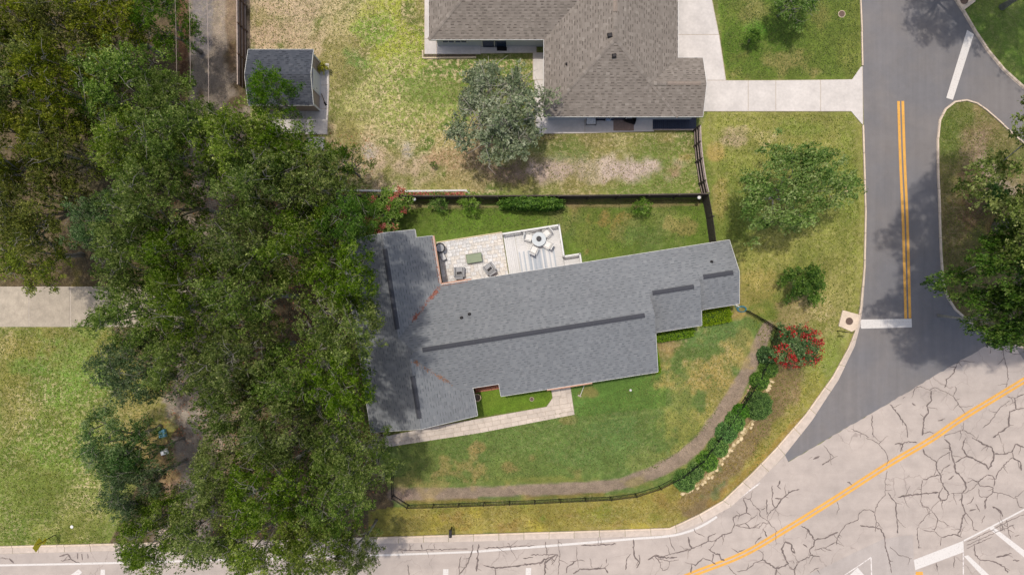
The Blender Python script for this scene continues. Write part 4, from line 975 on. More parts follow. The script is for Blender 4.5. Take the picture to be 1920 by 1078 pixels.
# dining set
t = empty('dining_table', at(2.6, 3.33, DZ + .018), 'round glass table with a dark centrepiece amid four white chairs', 'table', rz=TH)
m_glass_t = simple('frosted_glass', (206, 212, 214), .15, .03, 4, bump=0)
MB().lathe(0, 0, [(.54, .72), (.55, .73), (.54, .745)], 28).build('tabletop', m_glass_t, t, smooth=False)
for k in range(4):
    a = k * math.pi / 2 + .7; m = MB(); m.tube((.42 * math.cos(a), .42 * math.sin(a), 0), (.3 * math.cos(a), .3 * math.sin(a), .72), .02, .02, 8); m.build('leg', m_white, t)
pot = empty('planter_bowl', at(2.6, 3.36, DZ + .765), 'dark round bowl of plants at the middle of the glass table', 'bowl')
MB().lathe(0, 0, [(.14, 0), (.2, .1), (.17, .12)], 16).build('bowl', m_dark, pot)
def chair(u, v, rz, label):
    c = empty('dining_chair', at(u, v, DZ + .018), label, 'chair', 'white dining chairs round the glass table', rz=TH + rz)
    m = MB(); m.rbox(0, 0, .42, .5, .5, .1, 0, .04); m.build('seat', m_white, c)
    m = MB(); m.add([(-.25, -.23, .45), (.25, -.23, .45), (.25, -.4, .95), (-.25, -.4, .95), (-.25, -.28, .44), (.25, -.28, .44), (.25, -.45, .94), (-.25, -.45, .94)],
                    [(0, 1, 2, 3), (7, 6, 5, 4), (3, 2, 6, 7), (4, 5, 1, 0), (0, 3, 7, 4), (5, 6, 2, 1)]); m.build('backrest', m_white, c)
    for sx in (-1, 1):
        m = MB(); m.box(sx * .29, -.02, .62, .05, .5, .04); m.tube((sx * .29, .2, 0), (sx * .29, .2, .62), .018); m.build('armrest', m_trim, c)
        m = MB(); m.tube((sx * .24, -.24, 0), (sx * .24, -.24, .42), .018); m.build('leg', m_dark, c)
        m = MB(); m.tube((sx * .24, .22, 0), (sx * .24, .22, .42), .018); m.build('leg', m_dark, c)
# backrests point away from the table
for (u, v, lab) in ((1.88, 3.62, 'white dining chair left of the glass table, nearest the patio'), (3.25, 3.72, 'white dining chair in the deck corner under the rail'),
                    (3.2, 2.85, 'white dining chair right of the table with its foot on the rug edge'), (2.12, 2.62, 'white dining chair below the table, on the corner of the striped rug')):
    chair(u, v, math.atan2(3.33 - v, 2.6 - u) - math.pi / 2, lab)
# patio furniture
f = empty('fire_table', at(-2.55, 2.7, .08), 'low rectangular fire table with a sage green top on the pale patio', 'table', rz=TH)
m = MB(); m.rbox(0, 0, .36, 1.2, .7, .05, 0, .012); m.build('tabletop', m_green_top, f)
m = MB(); m.box(0, 0, .17, 1.02, .54, .33); m.build('base', m_trim, f)
m = MB(); [m.box(x, y, .395, sx, sy, .02) for x, y, sx, sy in ((0, .34, 1.22, .03), (0, -.34, 1.22, .03), (-.595, 0, .03, .66), (.595, 0, .03, .66))]; m.build('rim', simple('dark_rim', (104, 118, 92), .6), f)
def lounge(u, v, rz, label):
    c = empty('lounge_chair', at(u, v, .08), label, 'armchair', 'grey cushioned patio chairs', rz=TH + rz)
    m = MB(); m.rbox(0, 0, .2, .78, .78, .32, 0, .03); m.build('base', m_grey_cushion, c)
    m = MB(); m.rbox(0, .06, .42, .56, .6, .14, 0, .05); m.build('seat_cushion', m_grey_cushion, c)
    m = MB(); m.add([(-.34, -.3, .36), (.34, -.3, .36), (.3, -.42, .84), (-.3, -.42, .84), (-.36, -.42, .3), (.36, -.42, .3), (.32, -.54, .82), (-.32, -.54, .82)],
                    [(0, 1, 2, 3), (7, 6, 5, 4), (3, 2, 6, 7), (4, 5, 1, 0), (0, 3, 7, 4), (5, 6, 2, 1)]); m.build('backrest', m_grey_cushion, c)
    for sx in (-1, 1):
        m = MB(); m.rbox(sx * .36, 0, .46, .12, .74, .26, 0, .04); m.build('armrest', m_grey_cushion, c)
    x, y, _ = at(u, v); a = TH + rz
    b = empty('throw_pillow', (x - math.sin(a) * .02 * -1, y + math.cos(a) * -.06, .58), 'black pillow lying in the ' + ('left' if u < -3 else 'right') + ' grey patio chair', 'pillow', rz=a)
    m = MB(); m.rbox(0, 0, .05, .38, .17, .12, .1, .05); m.build('cushion', m_black, b)
lounge(-3.85, 1.8, -.15, 'grey patio armchair below the left corner of the green fire table'); lounge(-1.5, 1.72, .45, 'grey patio armchair to the right of the green fire table')
g = empty('round_grill', at(-5.0, 3.85, .08), 'round dark kettle grill by the wing gutter', 'grill')
MB().lathe(0, 0, [(.18, .45), (.36, .62), (.4, .78), (.36, .8), (.34, .72)], 24).build('bowl', m_dark, g, smooth=False)
MB().lathe(0, 0, [(.3, .74), (.3, .76), (.05, .77)], 20).build('grate', m_grey_cushion, g)
for k in range(3):
    a = k * 2.09; m = MB(); m.tube((.3 * math.cos(a), .3 * math.sin(a), 0), (.16 * math.cos(a), .16 * math.sin(a), .5), .018); m.build('leg', m_black, g)
g = empty('storage_box', at(-4.92, 3.22, .08), 'small grey storage box standing below the kettle grill', 'box', rz=TH + .3)
m = MB(); m.rbox(0, 0, .25, .3, .62, .5, 0, .03); m.build('body', m_grey_cushion, g); m = MB(); m.rbox(0, 0, .53, .33, .65, .05, 0, .02); m.build('lid', m_paver, g)
g = empty('flower_pot', at(-3.98, -8.02), 'round white pot against the wing by the brick step', 'pot')
MB().lathe(0, 0, [(.2, 0), (.3, .38), (.31, .42), (.26, .42), (.24, .34)], 22).build('pot', m_sand, g)
MB().lathe(0, 0, [(.235, .3), (.235, .35), (.05, .37)], 16).build('soil', m_barkd, g)
# hose coiled at the corner
g = empty('garden_hose', P(1390, 579.5) + (0,), 'teal garden hose coiled at the east corner of the grey roof', 'hose')
m = MB(); pts = []
for k in range(110):
    a = k / 110 * math.pi * 2 * 4.6; r = .34 - .02 * (k / 24); pts.append((r * math.cos(a) * 1.15 + .03 * math.sin(a * .37), r * .72 * math.sin(a), .03 + .035 * (k // 24)))
pts += [(-.5, .25, .03), (-.7, .5, .03)]
m.path(pts, [.022] * len(pts), 6); m.build('coil', m_hose, g, smooth=True)
m = MB(); m.tube((-.45, .34, .04), (-.12, .14, .1), .035); m.build('nozzle', m_white, g)

# ------------------------------------------------------------------ fences
def panel_fence(name, pts, hgt, label, post_side=0, mat=m_fence, cap=None, rails=False, seg=2.4, side=1):
    cx, cy, _ = centre(pts); root = empty(name, (cx, cy, 0), label, 'fence'); off = (cx, cy, 0)
    for a, b in zip(pts[:-1], pts[1:]):
        L = math.dist(a, b); n = max(1, round(L / seg)); an = math.atan2(b[1] - a[1], b[0] - a[0]); dx, dy = (b[0] - a[0]) / L, (b[1] - a[1]) / L
        for k in range(n):
            s0, s1 = L * k / n, L * (k + 1) / n; m = MB(); q = s0 + .06
            while q < s1 - .06:
                c = q + .07; m.box(a[0] + dx * c, a[1] + dy * c, hgt / 2 + random.uniform(-.015, .015), .132, .022, hgt, an + random.uniform(-.02, .02)); q += .14
            m.build('board_panel', mat, root, off=off)
            if rails:
                for zz in (.35, hgt * .55, hgt - .2):
                    m = MB(); c = (s0 + s1) / 2; m.box(a[0] + dx * c - dy * .045 * side, a[1] + dy * c + dx * .045 * side, zz, s1 - s0 - .08, .04, .09, an); m.build('rail', m_fence_l, root, off=off)
            m = MB(); m.rbox(a[0] + dx * s0 - dy * .05 * side, a[1] + dy * s0 + dx * .05 * side, hgt / 2 + .04, .1, .1, hgt + .08, an, .02); m.build('post', mat, root, off=off)
            if cap:
                m = MB(); c = (s0 + s1) / 2; m.box(a[0] + dx * c, a[1] + dy * c, hgt + .03, s1 - s0, .09, .035, an); m.build('cap_rail', cap, root, off=off)
    return root
panel_fence('wooden_fence', [P(640, 373), P(878, 374), P(1100, 373), P(1316, 370)], 2.0, 'long dark board fence between the two back gardens', cap=m_fence, side=-1)
panel_fence('wooden_fence', [P(1301, 246), P(1302, 275), P(1305, 305), P(1311, 345), P(1316, 367)], 1.85, 'dark board fence with pale rails running down from the brown roof', rails=True, seg=1.9, cap=m_fence_l, side=-1)
panel_fence('wooden_fence', [P(1316, 369), P(1324, 410), P(1331, 462)], 1.8, 'short dark board fence between the long fence and the grey roof', side=1)
panel_fence('wooden_fence', [P(461, -80), P(462, 60), P(463, 172)], 1.8, 'grey wooden fence along the lane left of the shed', rails=True, cap=m_fence_l, seg=1.9, side=1, mat=simple('brown_wood', (112, 92, 80), .95, .22, 5))

def iron_fence(pts, hgt, label, sp=1.92):
    cx, cy, _ = centre(pts); off = (cx, cy, 0); root = empty('iron_fence', (cx, cy, 0), label, 'fence')
    cum = [0]
    for a, b in zip(pts[:-1], pts[1:]): cum.append(cum[-1] + math.dist(a, b))
    def w_at(d):
        i = min(max(j for j in range(len(cum)) if cum[j] <= d + 1e-9), len(pts) - 2); t = (d - cum[i]) / (cum[i + 1] - cum[i])
        return (pts[i][0] + (pts[i + 1][0] - pts[i][0]) * t, pts[i][1] + (pts[i + 1][1] - pts[i][1]) * t)
    n = round(cum[-1] / sp)
    for k in range(n + 1):
        x, y = w_at(cum[-1] * k / n); m = MB(); m.rbox(x, y, hgt / 2 + .03, .07, .07, hgt + .06, r=.012); m.build('post', m_black, root, off=off)
        if k < n:
            x2, y2 = w_at(cum[-1] * (k + 1) / n)
            for zz in (.12, hgt - .2, hgt - .04):
                m = MB(); m.tube((x, y, zz), (x2, y2, zz), .018, n=4); m.build('rail', m_black, root, off=off)
            m = MB()
            for j in range(1, 16): xx, yy = x + (x2 - x) * j / 16, y + (y2 - y) * j / 16; m.box(xx, yy, hgt / 2 + .02, .02, .02, hgt)
            m.build('pickets', m_black, root, off=off, kind='stuff')
iron_fence(px([(738, 880), (738, 946), (800, 945), (864, 942.5), (1003, 937), (1093, 932.5), (1140, 931), (1186, 926), (1230, 913), (1270, 893), (1308, 867), (1335, 832), (1360, 797), (1394, 748), (1415, 717), (1429, 685), (1442, 657), (1455, 617)]), 1.0,
           'long curving black iron picket fence round the front lawn')
iron_fence(px([(1453, 615), (1425, 598), (1398, 583)]), 1.0, 'short black iron fence from the teal hose to the crimson tree', 1.4)
# gate by the south-west corner
g = empty('iron_gate', P(718, 826) + (0,), 'small black iron gate across the path at the wing corner', 'gate', rz=TH + math.pi / 2)
for s in (-.5, .5):
    m = MB(); m.rbox(s, 0, .6, .07, .07, 1.2, r=.01); m.build('post', m_black, g)
for k in range(9):
    m = MB(); m.box(-.4 + .1 * k, 0, .58, .02, .02, .95); m.build('bar', m_black, g)
for zz in (.15, 1.05): m = MB(); m.box(0, 0, zz, .94, .03, .03); m.build('rail', m_black, g)

# ------------------------------------------------------------------ foliage generators
def leaf_mesh(name, C3, size, up=.55, aspect=.55, tint=None, mats=(None,), rng=RNG):
    n = len(C3); nrm = rng.normal(size=(n, 3)); nrm[:, 2] = np.abs(nrm[:, 2]) + up; nrm /= np.linalg.norm(nrm, axis=1)[:, None]
    r = rng.normal(size=(n, 3)); t = np.cross(nrm, r); t /= np.linalg.norm(t, axis=1)[:, None] + 1e-9; b = np.cross(nrm, t)
    sz = size * rng.uniform(.6, 1.35, n)
    t *= sz[:, None] * .5; b *= sz[:, None] * .5 * aspect
    V = np.stack([C3 - t, C3 - t * .1 + b, C3 + t, C3 + t * .1 - b], 1).reshape(-1, 3)
    me = bpy.data.meshes.new(name); me.vertices.add(4 * n); me.vertices.foreach_set('co', V.astype(np.float32).ravel())
    me.loops.add(4 * n); me.loops.foreach_set('vertex_index', np.arange(4 * n, dtype=np.int32))
    me.polygons.add(n); me.polygons.foreach_set('loop_start', np.arange(0, 4 * n, 4, dtype=np.int32)); me.update(calc_edges=True)
    a = me.attributes.new('tint', 'FLOAT', 'FACE'); a.data.foreach_set('value', (tint if tint is not None else rng.random(n)).astype(np.float32))
    for mm in mats: me.materials.append(mm)
    return me
def crown_points(R, z0, z1, n_tips, per_tip, n_leaf, clump, seed, spread=.13, flat=.55):
    """tips on a dome, a few clumps round each tip, leaves through each clump; returns leaves, tints, tips"""
    r = np.random.default_rng(seed); tips = []
    ga = 2.39996
    lob = r.uniform(0, 6.28, 3)
    for k in range(n_tips):
        rr = math.sqrt((k + .6) / n_tips); th = k * ga + r.normal(0, .25)
        out = 1 + .13 * math.sin(2 * th + lob[0]) + .12 * math.sin(3 * th + lob[1]) + .08 * math.sin(5 * th + lob[2])
        rad = R * .88 * rr * out; zz = z0 + (z1 - z0) * (.42 + .58 * (1 - rr ** 2.2)) + r.normal(0, .09 * (z1 - z0))
        tips.append((rad * math.cos(th), rad * math.sin(th), zz))
    tips = np.array(tips); L = []; T = []
    for tp in tips:
        for c in range(per_tip):
            cc = tp + r.normal(0, 1, 3) * np.array([spread * R, spread * R, .08 * (z1 - z0)])
            cr = clump * r.uniform(.65, 1.3); nl = max(8, int(n_leaf * (cr / clump) ** 2))
            d = r.normal(size=(nl, 3)); d /= np.linalg.norm(d, axis=1)[:, None]; rad = cr * r.random(nl) ** .45
            q = cc + d * rad[:, None] * np.array([1, 1, flat])
            nt_ = max(3, nl // 6); pick = r.integers(0, nt_, nl)          # leaves sit in small tufts at the twig ends
            p = q[:nt_][pick] + r.normal(0, .085, (nl, 3)) * np.array([1, 1, .6])
            tt = r.normal(0, .22, nt_)
            L.append(p); T.append(np.clip(.42 + .14 * r.normal() + tt[pick] + .16 * r.normal(size=nl), 0, 1))
    return np.concatenate(L), np.concatenate(T), tips
def limbs(tips, zfork, r0, seed, n=7, twig=True):
    r = random.Random(seed); m = MB(); base = Vector((0, 0, 0)); fork = Vector((r.uniform(-.3, .3), r.uniform(-.3, .3), zfork))
    m.path([base, (base + fork) / 2 + Vector((r.uniform(-.1, .1), r.uniform(-.1, .1), 0)), fork], [r0 * 1.35, r0, r0 * .9], 9)
    mains = []
    order = sorted(range(len(tips)), key=lambda i: -math.hypot(tips[i][0], tips[i][1]))[:max(4, len(tips) // 2)]
    pick = order[::max(1, len(order) // n)][:n]
    for i in pick:
        t = Vector(tips[i]); mid = fork.lerp(t, .5) + Vector((r.uniform(-.4, .4), r.uniform(-.4, .4), .25 * (t.z - fork.z)))
        q = [fork, fork.lerp(mid, .5) + Vector((0, 0, .15)), mid, mid.lerp(t, .55) + Vector((r.uniform(-.2, .2), r.uniform(-.2, .2), .1)), t]
        m.path(q, [r0 * .55, r0 * .42, r0 * .3, r0 * .17, r0 * .06], 6); mains.append(q)
    for i, t in enumerate(tips):
        if i in pick: continue
        t = Vector(t); best = min(((p - t).length, p) for q in mains for p in q[1:4])[1] if mains else fork
        mid = best.lerp(t, .55) + Vector((r.uniform(-.25, .25), r.uniform(-.25, .25), .2)); m.path([best, mid, t], [r0 * .2, r0 * .12, r0 * .04], 5)
    if twig:
        for t in tips:
            t = Vector(t)
            for k in range(5):
                e = t + Vector((r.gauss(0, .6), r.gauss(0, .6), r.uniform(-.2, .45))); mid = t.lerp(e, .5) + Vector((r.gauss(0, .1), r.gauss(0, .1), .05))
                m.path([t + Vector((0, 0, -.2)), mid, e], [.032, .022, .009], 4)
    return m
VAR = {}
def variant(key, R, z0, z1, tips, per, nl, clump, size, seed, zfork, r0, spread=.13, flat=.55, bark=None, up=.55, twig=True):
    L, T, tp = crown_points(R, z0, z1, tips, per, nl, clump, seed, spread, flat)
    cm = leaf_mesh('crown', L, size, up, tint=T, mats=(lf_oak,))
    tm = limbs(tp, zfork, r0, seed, twig=twig); 
    me = bpy.data.meshes.new('trunk'); me.from_pydata([tuple(v) for v in tm.v], [], tm.f); me.materials.append(bark or m_bark); me.polygons.foreach_set('use_smooth', [True] * len(tm.f)); me.update()
    VAR[key] = (cm, me, R, z1)
for i in range(5):
    variant('oak%d' % i, 5.0, 4.0, 9.4, 32, 4, 196, .88, .17, 11 + i, 3.2, .30, .15, .42)
variant('loose0', 3.6, 2.6, 6.6, 36, 3, 140, .62, .19, 41, 1.6, .16, .12, .6)
variant('loose1', 3.6, 2.6, 6.6, 38, 3, 150, .66, .17, 42, 1.6, .12, .14, .6, twig=False)
variant('big0', 7.5, 7.0, 17.0, 66, 5, 330, 1.0, .19, 81, 6.0, .4, .1, twig=False)
variant('dense0', 4.0, 3.2, 8.0, 34, 4, 230, .66, .19, 51, 2.4, .24)
variant('shrub0', 1.55, .6, 2.7, 26, 3, 90, .36, .15, 61, .5, .06, .13, .8, twig=False)
variant('shrub1', 1.55, .5, 2.5, 18, 3, 46, .34, .14, 62, .4, .05, .13, .8, twig=False)
def tree(name, pxc, pyc, rpx, h, var, leaf, label, cat='tree', group=None, bark=None, stretch=1.0, rot=None, zmid=.8, lean=None):
    cm, tm, R, z1 = VAR[var]; hm = h * zmid
    x, y = P(pxc, pyc, hm); s = rpx / PPM * (H - hm) / H / R
    a = random.uniform(0, 6.28) if rot is None else rot
    if lean: a = 0.0; x -= lean[0]; y -= lean[1]
    root = empty(name, (x, y, 0), label, cat, group, rz=a); root.scale = (s * stretch, s / stretch, h / z1)
    for nm, me, mt in (('trunk', tm, bark), ('crown', cm, leaf)):
        o = bpy.data.objects.new(nm, me); COL.objects.link(o); o.parent = root
        if lean:   # a leaning tree: the crown stands over a point beside the foot
            kx, ky = lean[0] / hm * (h / z1) / (s * stretch), lean[1] / hm * (h / z1) / (s / stretch)
            o.matrix_parent_inverse = Matrix(((1, 0, kx, 0), (0, 1, ky, 0), (0, 0, 1, 0), (0, 0, 0, 1)))
        if mt: o.material_slots[0].link = 'OBJECT'; o.material_slots[0].material = mt
    return root
# the forest at the upper left and the oaks over the lane
OAKS = [
 (20, 20, 92, 11, 0, lf_forest, 'dull green tree filling the top left corner of the picture'),
 (112, 36, 88, 10, 1, lf_forest, 'olive tree at the top edge, second from the left corner'),
 (205, 40, 84, 9, 2, lf_forest, 'olive tree at the top edge with grey bare limbs to its right'),
 (300, 40, 62, 8, 3, lf_bright, 'bright deep green tree at the top edge beside the lane wires'),
 (28, 150, 94, 12, 1, lf_forest, 'olive tree on the left edge, second row of the wood'),
 (120, 160, 92, 12, 4, lf_forest, 'pale olive tree in the heart of the upper wood'),
 (232, 172, 96, 11, 0, lf_oak, 'broad green tree left of the lane opening, above the dark gap'),
 (322, 190, 60, 10, 2, lf_oak, 'smaller green tree touching the lane opening from the left'),
 (30, 270, 96, 11, 3, lf_forest, 'olive tree on the left edge, third row of the wood'),
 (130, 275, 82, 10, 2, lf_forest, 'dark olive tree left of the black gap in the wood'),
 (60, 385, 92, 10, 1, lf_forest, 'dark olive tree above the yellowish tree on the left edge'),
 (62, 470, 74, 7, 4, lf_forest, 'yellowish green tree hanging over the old concrete drive'),
 (200, 425, 66, 9, 3, lf_deep, 'blue green spreading tree right of the yellowish one'),
 (255, 275, 76, 12, 1, lf_oak, 'green oak just right of the black gap in the wood'),
 (352, 275, 92, 13, 0, lf_oak, 'green oak below the lane opening, left of the shed oak'),
 (455, 275, 88, 13, 3, lf_oak, 'green oak directly below the board fence of the lane'),
 (512, 178, 50, 8, 2, lf_bright, 'dark green tree spreading across the charcoal shed roof'),
 (538, 292, 70, 12, 4, lf_oak, 'green oak covering the pad below the shed'),
 (641, 306, 44, 7, 1, lf_bright, 'small bright oak sticking out over the sandy yard'),
 (300, 372, 84, 13, 2, lf_oak, 'green oak left of the lane, level with the board fence end'),
 (500, 350, 92, 14, 1, lf_oak, 'big oak right of the lane, above the grey wing roof'),
 (590, 352, 78, 12, 0, lf_oak, 'green oak where the long board fence meets the trees'),
 (262, 468, 84, 12, 4, lf_oak, 'oak above the right end of the old concrete drive'),
 (340, 470, 70, 12, 1, lf_oak, 'oak standing tight on the left side of the lane'),
 (480, 455, 88, 13, 2, lf_oak, 'oak on the right of the lane, level with the patio'),
 (580, 462, 86, 14, 3, lf_oak, 'oak left of the grey wing roof, next to its north end'),
 (650, 418, 58, 15.6, 0, lf_bright, 'bright oak beside the pink flowering tree'),
 (642, 524, 68, 16, 4, lf_oak, 'oak reaching over the west slope of the wing roof'),
 (262, 582, 82, 11, 3, lf_oak, 'oak hiding the end of the old concrete drive'),
 (362, 565, 82, 13, 0, lf_oak, 'oak in the middle of the left canopy over the lane'),
 (462, 560, 80, 13, 4, lf_oak, 'oak in the canopy centre, left of the dark hole'),
 (634, 612, 78, 16, 1, lf_oak, 'oak with grey twigs reaching the middle of the wing roof'),
 (258, 690, 78, 9, 2, lf_deep, 'deep green oak on the edge of the big left lawn'),
 (348, 668, 72, 11, 3, lf_oak, 'oak right of the deep green one by the left lawn'),
 (455, 668, 86, 13, 0, lf_oak, 'oak below the dark hole of the canopy'),
 (555, 705, 80, 12, 2, lf_oak, 'oak left of the south end of the wing roof'),
 (630, 712, 74, 15.5, 4, lf_oak, 'oak whose twigs touch the south wing eave'),
 (214, 834, 70, 8, 1, lf_deep, 'small blue green tree, alone furthest out on the left lawn'),
 (256, 912, 64, 9, 3, lf_deep, 'sparse deep green tree left of the orange soil'),
 (440, 762, 72, 12, 4, lf_oak, 'oak right of the pale sandy opening'),
 (525, 805, 84, 13, 1, lf_oak, 'oak left of the small iron gate'),
 (622, 815, 66, 10, 3, lf_oak, 'oak over the paving beside the iron gate'),
 (420, 878, 62, 11, 2, lf_oak, 'oak just right of the orange soil'),
 (500, 905, 82, 13, 0, lf_oak, 'oak in the lower canopy behind the kerb'),
 (678, 868, 66, 12, 2, lf_oak, 'oak at the left end of the iron fence with white twigs'),
 (620, 930, 76, 10, 4, lf_oak, 'oak above the white edge line left of the mailbox'),
 (306, 950, 44, 8, 2, lf_oak, 'small oak half covering the orange soil by the lane'),
 (262, 858, 46, 8, 0, lf_deep, 'low deep green tree next to the blue crate'),
 (290, 1008, 72, 10, 1, lf_oak, 'oak hanging over the kerb right of the yellow sign'),
 (395, 985, 80, 11, 3, lf_oak, 'oak at the bottom edge over the lane mouth'),
 (490, 1010, 80, 11, 1, lf_oak, 'oak at the bottom edge in the middle of the canopy'),
 (590, 1020, 74, 10, 2, lf_oak, 'oak at the bottom edge hanging over the road line'),
 (672, 1032, 46, 8, 0, lf_oak, 'last oak on the bottom edge, over the road'),
]
for (x, y, r, h, v, lf, lab) in OAKS:
    tree('oak_tree', x, y, r * .99, h, 'oak%d' % v, lf, lab, 'tree', 'trees of the wood on the left', zmid=.78, lean=(4.2, 0.3) if h >= 15.5 else None)
# other trees
tree('shade_tree', 930, 212, 100, 7.5, 'loose0', lf_sage, 'silvery grey green tree in the yard left of the brown roof', stretch=.98)
tree('shade_tree', 1490, 350, 98, 8.0, 'loose1', lf_loose, 'airy green tree on the verge beside the side street', stretch=1.18, rot=.45)
tree('shade_tree', 1494, -6, 46, 4.5, 'loose0', lf_loose, 'tree cut by the top edge on the lawn by the pale drive')
tree('street_tree', 2126, 345, 232, 19.5, 'big0', lf_oak, 'tall bright green tree at the right edge beside the island nose', lean=(-3.5, 1))
tree('street_tree', 2014, 542, 162, 15.5, 'big0', lf_dark, 'dark spreading tree over the foot of the island', stretch=1.28, lean=(-2.5, .5))
tree('street_tree', 1884, 600, 42, 9, 'oak3', lf_dark, 'small dark tree by the tip of the pale road')
tree('street_tree', 2060, -90, 100, 11, 'oak0', lf_oak, 'oak beyond the upper right corner throwing shade on the grass')
tree('street_tree', 1880, -110, 84, 10, 'oak3', lf_oak, 'oak beyond the top edge throwing shade on the side street')
tree('street_tree', 2000, -140, 80, 11, 'oak2', lf_oak, 'second oak beyond the top edge near the corner lot')
tree('shrub', 1506, 533, 36, 2.8, 'shrub0', lf_bright, 'round bright green shrub alone on the verge by the side street', 'shrub', zmid=.6)
tree('shrub', 1412, 70, 14, 1.7, 'shrub0', lf_bright, 'small round shrub on the lawn beside the pale drive', 'shrub', zmid=.7)
tree('shrub', 1860, 368, 22, 2.2, 'shrub0', lf_hedge, 'low dark shrub on bare soil of the island', 'shrub', zmid=.6)
tree('shrub', 813, 309, 7, .8, 'shrub1', lf_bright, 'tiny seedling shrub in the dry yard', 'shrub', zmid=.6)
tree('shrub', 822, 380, 20, 1.5, 'shrub1', lf_loose, 'feathery plant against the board fence, nearest the pink tree', 'shrub', zmid=.6)
tree('shrub', 881, 382, 22, 1.7, 'shrub1', lf_loose, 'feathery plant against the board fence, left of the vine', 'shrub', zmid=.6)
tree('shrub', 1203, 388, 19, 1.7, 'shrub1', lf_loose, 'lone feathery plant on the fence right of the vine', 'shrub', zmid=.6)
tree('shrub', 606, 127, 9.5, 1.0, 'shrub0', lf_yel, 'small yellow bush beside the shed door', 'shrub', zmid=.7)
tree('shrub', 1466, 632, 17, 1.4, 'shrub1', lf_deep, 'dark low shrub tucked above the crimson tree', 'shrub', zmid=.6)
# crape myrtles: foliage plus blossom
def myrtle(x, y, rpx, h, leaf, bloss, nb, label, seed):
    hm = h * .75; X, Y = P(x, y, hm); R = rpx / PPM * (H - hm) / H
    L, T, tp = crown_points(R, h * .42, h, 26, 3, 60, R * .2, seed, .13, .7)
    root = empty('crape_myrtle', (X, Y, 0), label, 'tree')
    tm = limbs(tp, .5, .07, seed, twig=False)
    for k in range(3): tm.path([(.1 * k - .1, .08 * k, 0), (.2 * k - .2, .25 * k - .2, h * .3), tuple(tp[k * 5])], [.06, .045, .02], 6)
    tm.build('trunk', m_bark, root, smooth=True)
    o = bpy.data.objects.new('crown', leaf_mesh('crown', L, .15, tint=T, mats=(leaf,))); COL.objects.link(o); o.parent = root
    r = np.random.default_rng(seed + 5); cs = []
    for k in range(nb):
        t = tp[r.integers(4, len(tp))] * np.array([1.08, 1.08, 1]) + r.normal(0, .2, 3) + np.array([0, 0, .28]); 
        if math.hypot(t[0], t[1]) < R * .25 and k % 3: continue
        cs.append(t + r.normal(0, 1, (26, 3)) * np.array([.13, .13, .1]) * r.uniform(.6, 1.2))
    o = bpy.data.objects.new('blossom', leaf_mesh('blossom', np.concatenate(cs), .11, .8, .8, mats=(bloss,))); COL.objects.link(o); o.parent = root
myrtle(1493, 650, 44, 3.6, lf_deep, lf_red, 62, 'crape myrtle with crimson blossom at the bend of the iron fence', 71)
myrtle(722, 392, 42, 3.4, lf_loose, lf_pink, 30, 'crape myrtle with salmon pink blossom beside the oaks', 72)

# clipped shrubs and hedges
def bush_mesh(rx, ry, hh, n, leaf, seed, size=.1, boxy=2.6):
    r = np.random.default_rng(seed); d = r.normal(size=(n, 3)); d[:, 2] = np.abs(d[:, 2]); 
    p = (np.abs(d) ** boxy).sum(1) ** (1 / boxy); d = d / p[:, None]
    bump = 1 + .07 * np.sin(d[:, 0] * 9 + seed) * np.cos(d[:, 1] * 8) + .05 * r.normal(size=n)
    rad = bump * (1 - .16 * r.random(n) ** 2)
    L = d * rad[:, None] * np.array([rx, ry, hh])
    T = np.clip(.35 + .5 * (bump - 1) * 4 + .2 * r.normal(size=n), 0, 1)
    return leaf_mesh('foliage', L, size, .9, .6, T, (leaf,))
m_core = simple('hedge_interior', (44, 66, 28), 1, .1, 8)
def bush(name, X, Y, rx, ry, hh, leaf, label, rz=0.0, cat='shrub', group=None, boxy=2.6, size=.1, dens=620, seed=None):
    seed = int(X * 31 + Y * 17) % 9999 if seed is None else seed
    root = empty(name, (X, Y, 0), label, cat, group, rz=rz)
    n = int(dens * (rx * ry * 3.14 + (rx + ry) * hh * 1.5))
    o = bpy.data.objects.new('foliage', bush_mesh(rx, ry, hh, n, leaf, seed, size, boxy)); COL.objects.link(o); o.parent = root
    m = MB(); prof = [(.15, 0), (.75, .1), (.84, .5), (.7, .78), (.35, .9)]; m.lathe(0, 0, prof, 14); m.v = [(a * rx, b * ry, c * hh) for a, b, c in m.v]; m.build('inner_core', m_core, root)  # dark green filler core, added inside the leaves to block the view through them
    return root
HS = [(1446, 692, 15, lf_hedge, 'pale speckled shrub just below the crimson tree'), (1428, 716, 15, lf_hedge, 'clipped shrub above the big round one, by the sandy stones'), (1441, 668, 15, lf_deep, 'dark shrub squeezed between the iron fence and crimson tree'),
      (1425, 762, 23, lf_hedge, 'large ball-shaped shrub standing out of the hedge row'), (1394, 773, 13, lf_hedge, 'small shrub touching the left side of the ball-shaped one'), (1382, 793, 17, lf_hedge, 'hedge shrub just below the ball-shaped one'),
      (1366, 813, 18, lf_hedge, 'widest hedge shrub midway along the curved fence'), (1350, 842, 16, lf_hedge, 'hedge shrub below the widest one'), (1330, 868, 17, lf_hedge, 'third shrub from the lower end of the hedge row'),
      (1307, 888, 15, lf_hedge, 'second shrub from the lower end of the hedge row'), (1287, 905, 18, lf_hedge, 'last shrub at the lower end of the hedge row')]
for (x, y, r, lf, lab) in HS:
    X, Y = P(x, y, .8); bush('hedge_shrub', X, Y, r / PPM * 1.14, r / PPM * 1.04, 1.05 if r < 20 else 1.5, lf, lab, random.uniform(0, 3), 'shrub', 'shrubs along the curved iron fence', 2.2, .1, 700)
def hedge(u0, u1, v0, v1, hh, leaf, label):
    X, Y = UV((u0 + u1) / 2, (v0 + v1) / 2); bush('hedge', X, Y, (u1 - u0) / 2, (v1 - v0) / 2, hh, leaf, label, TH, 'hedge', 'lime green hedges under the grey eaves', 5, .085, 900)
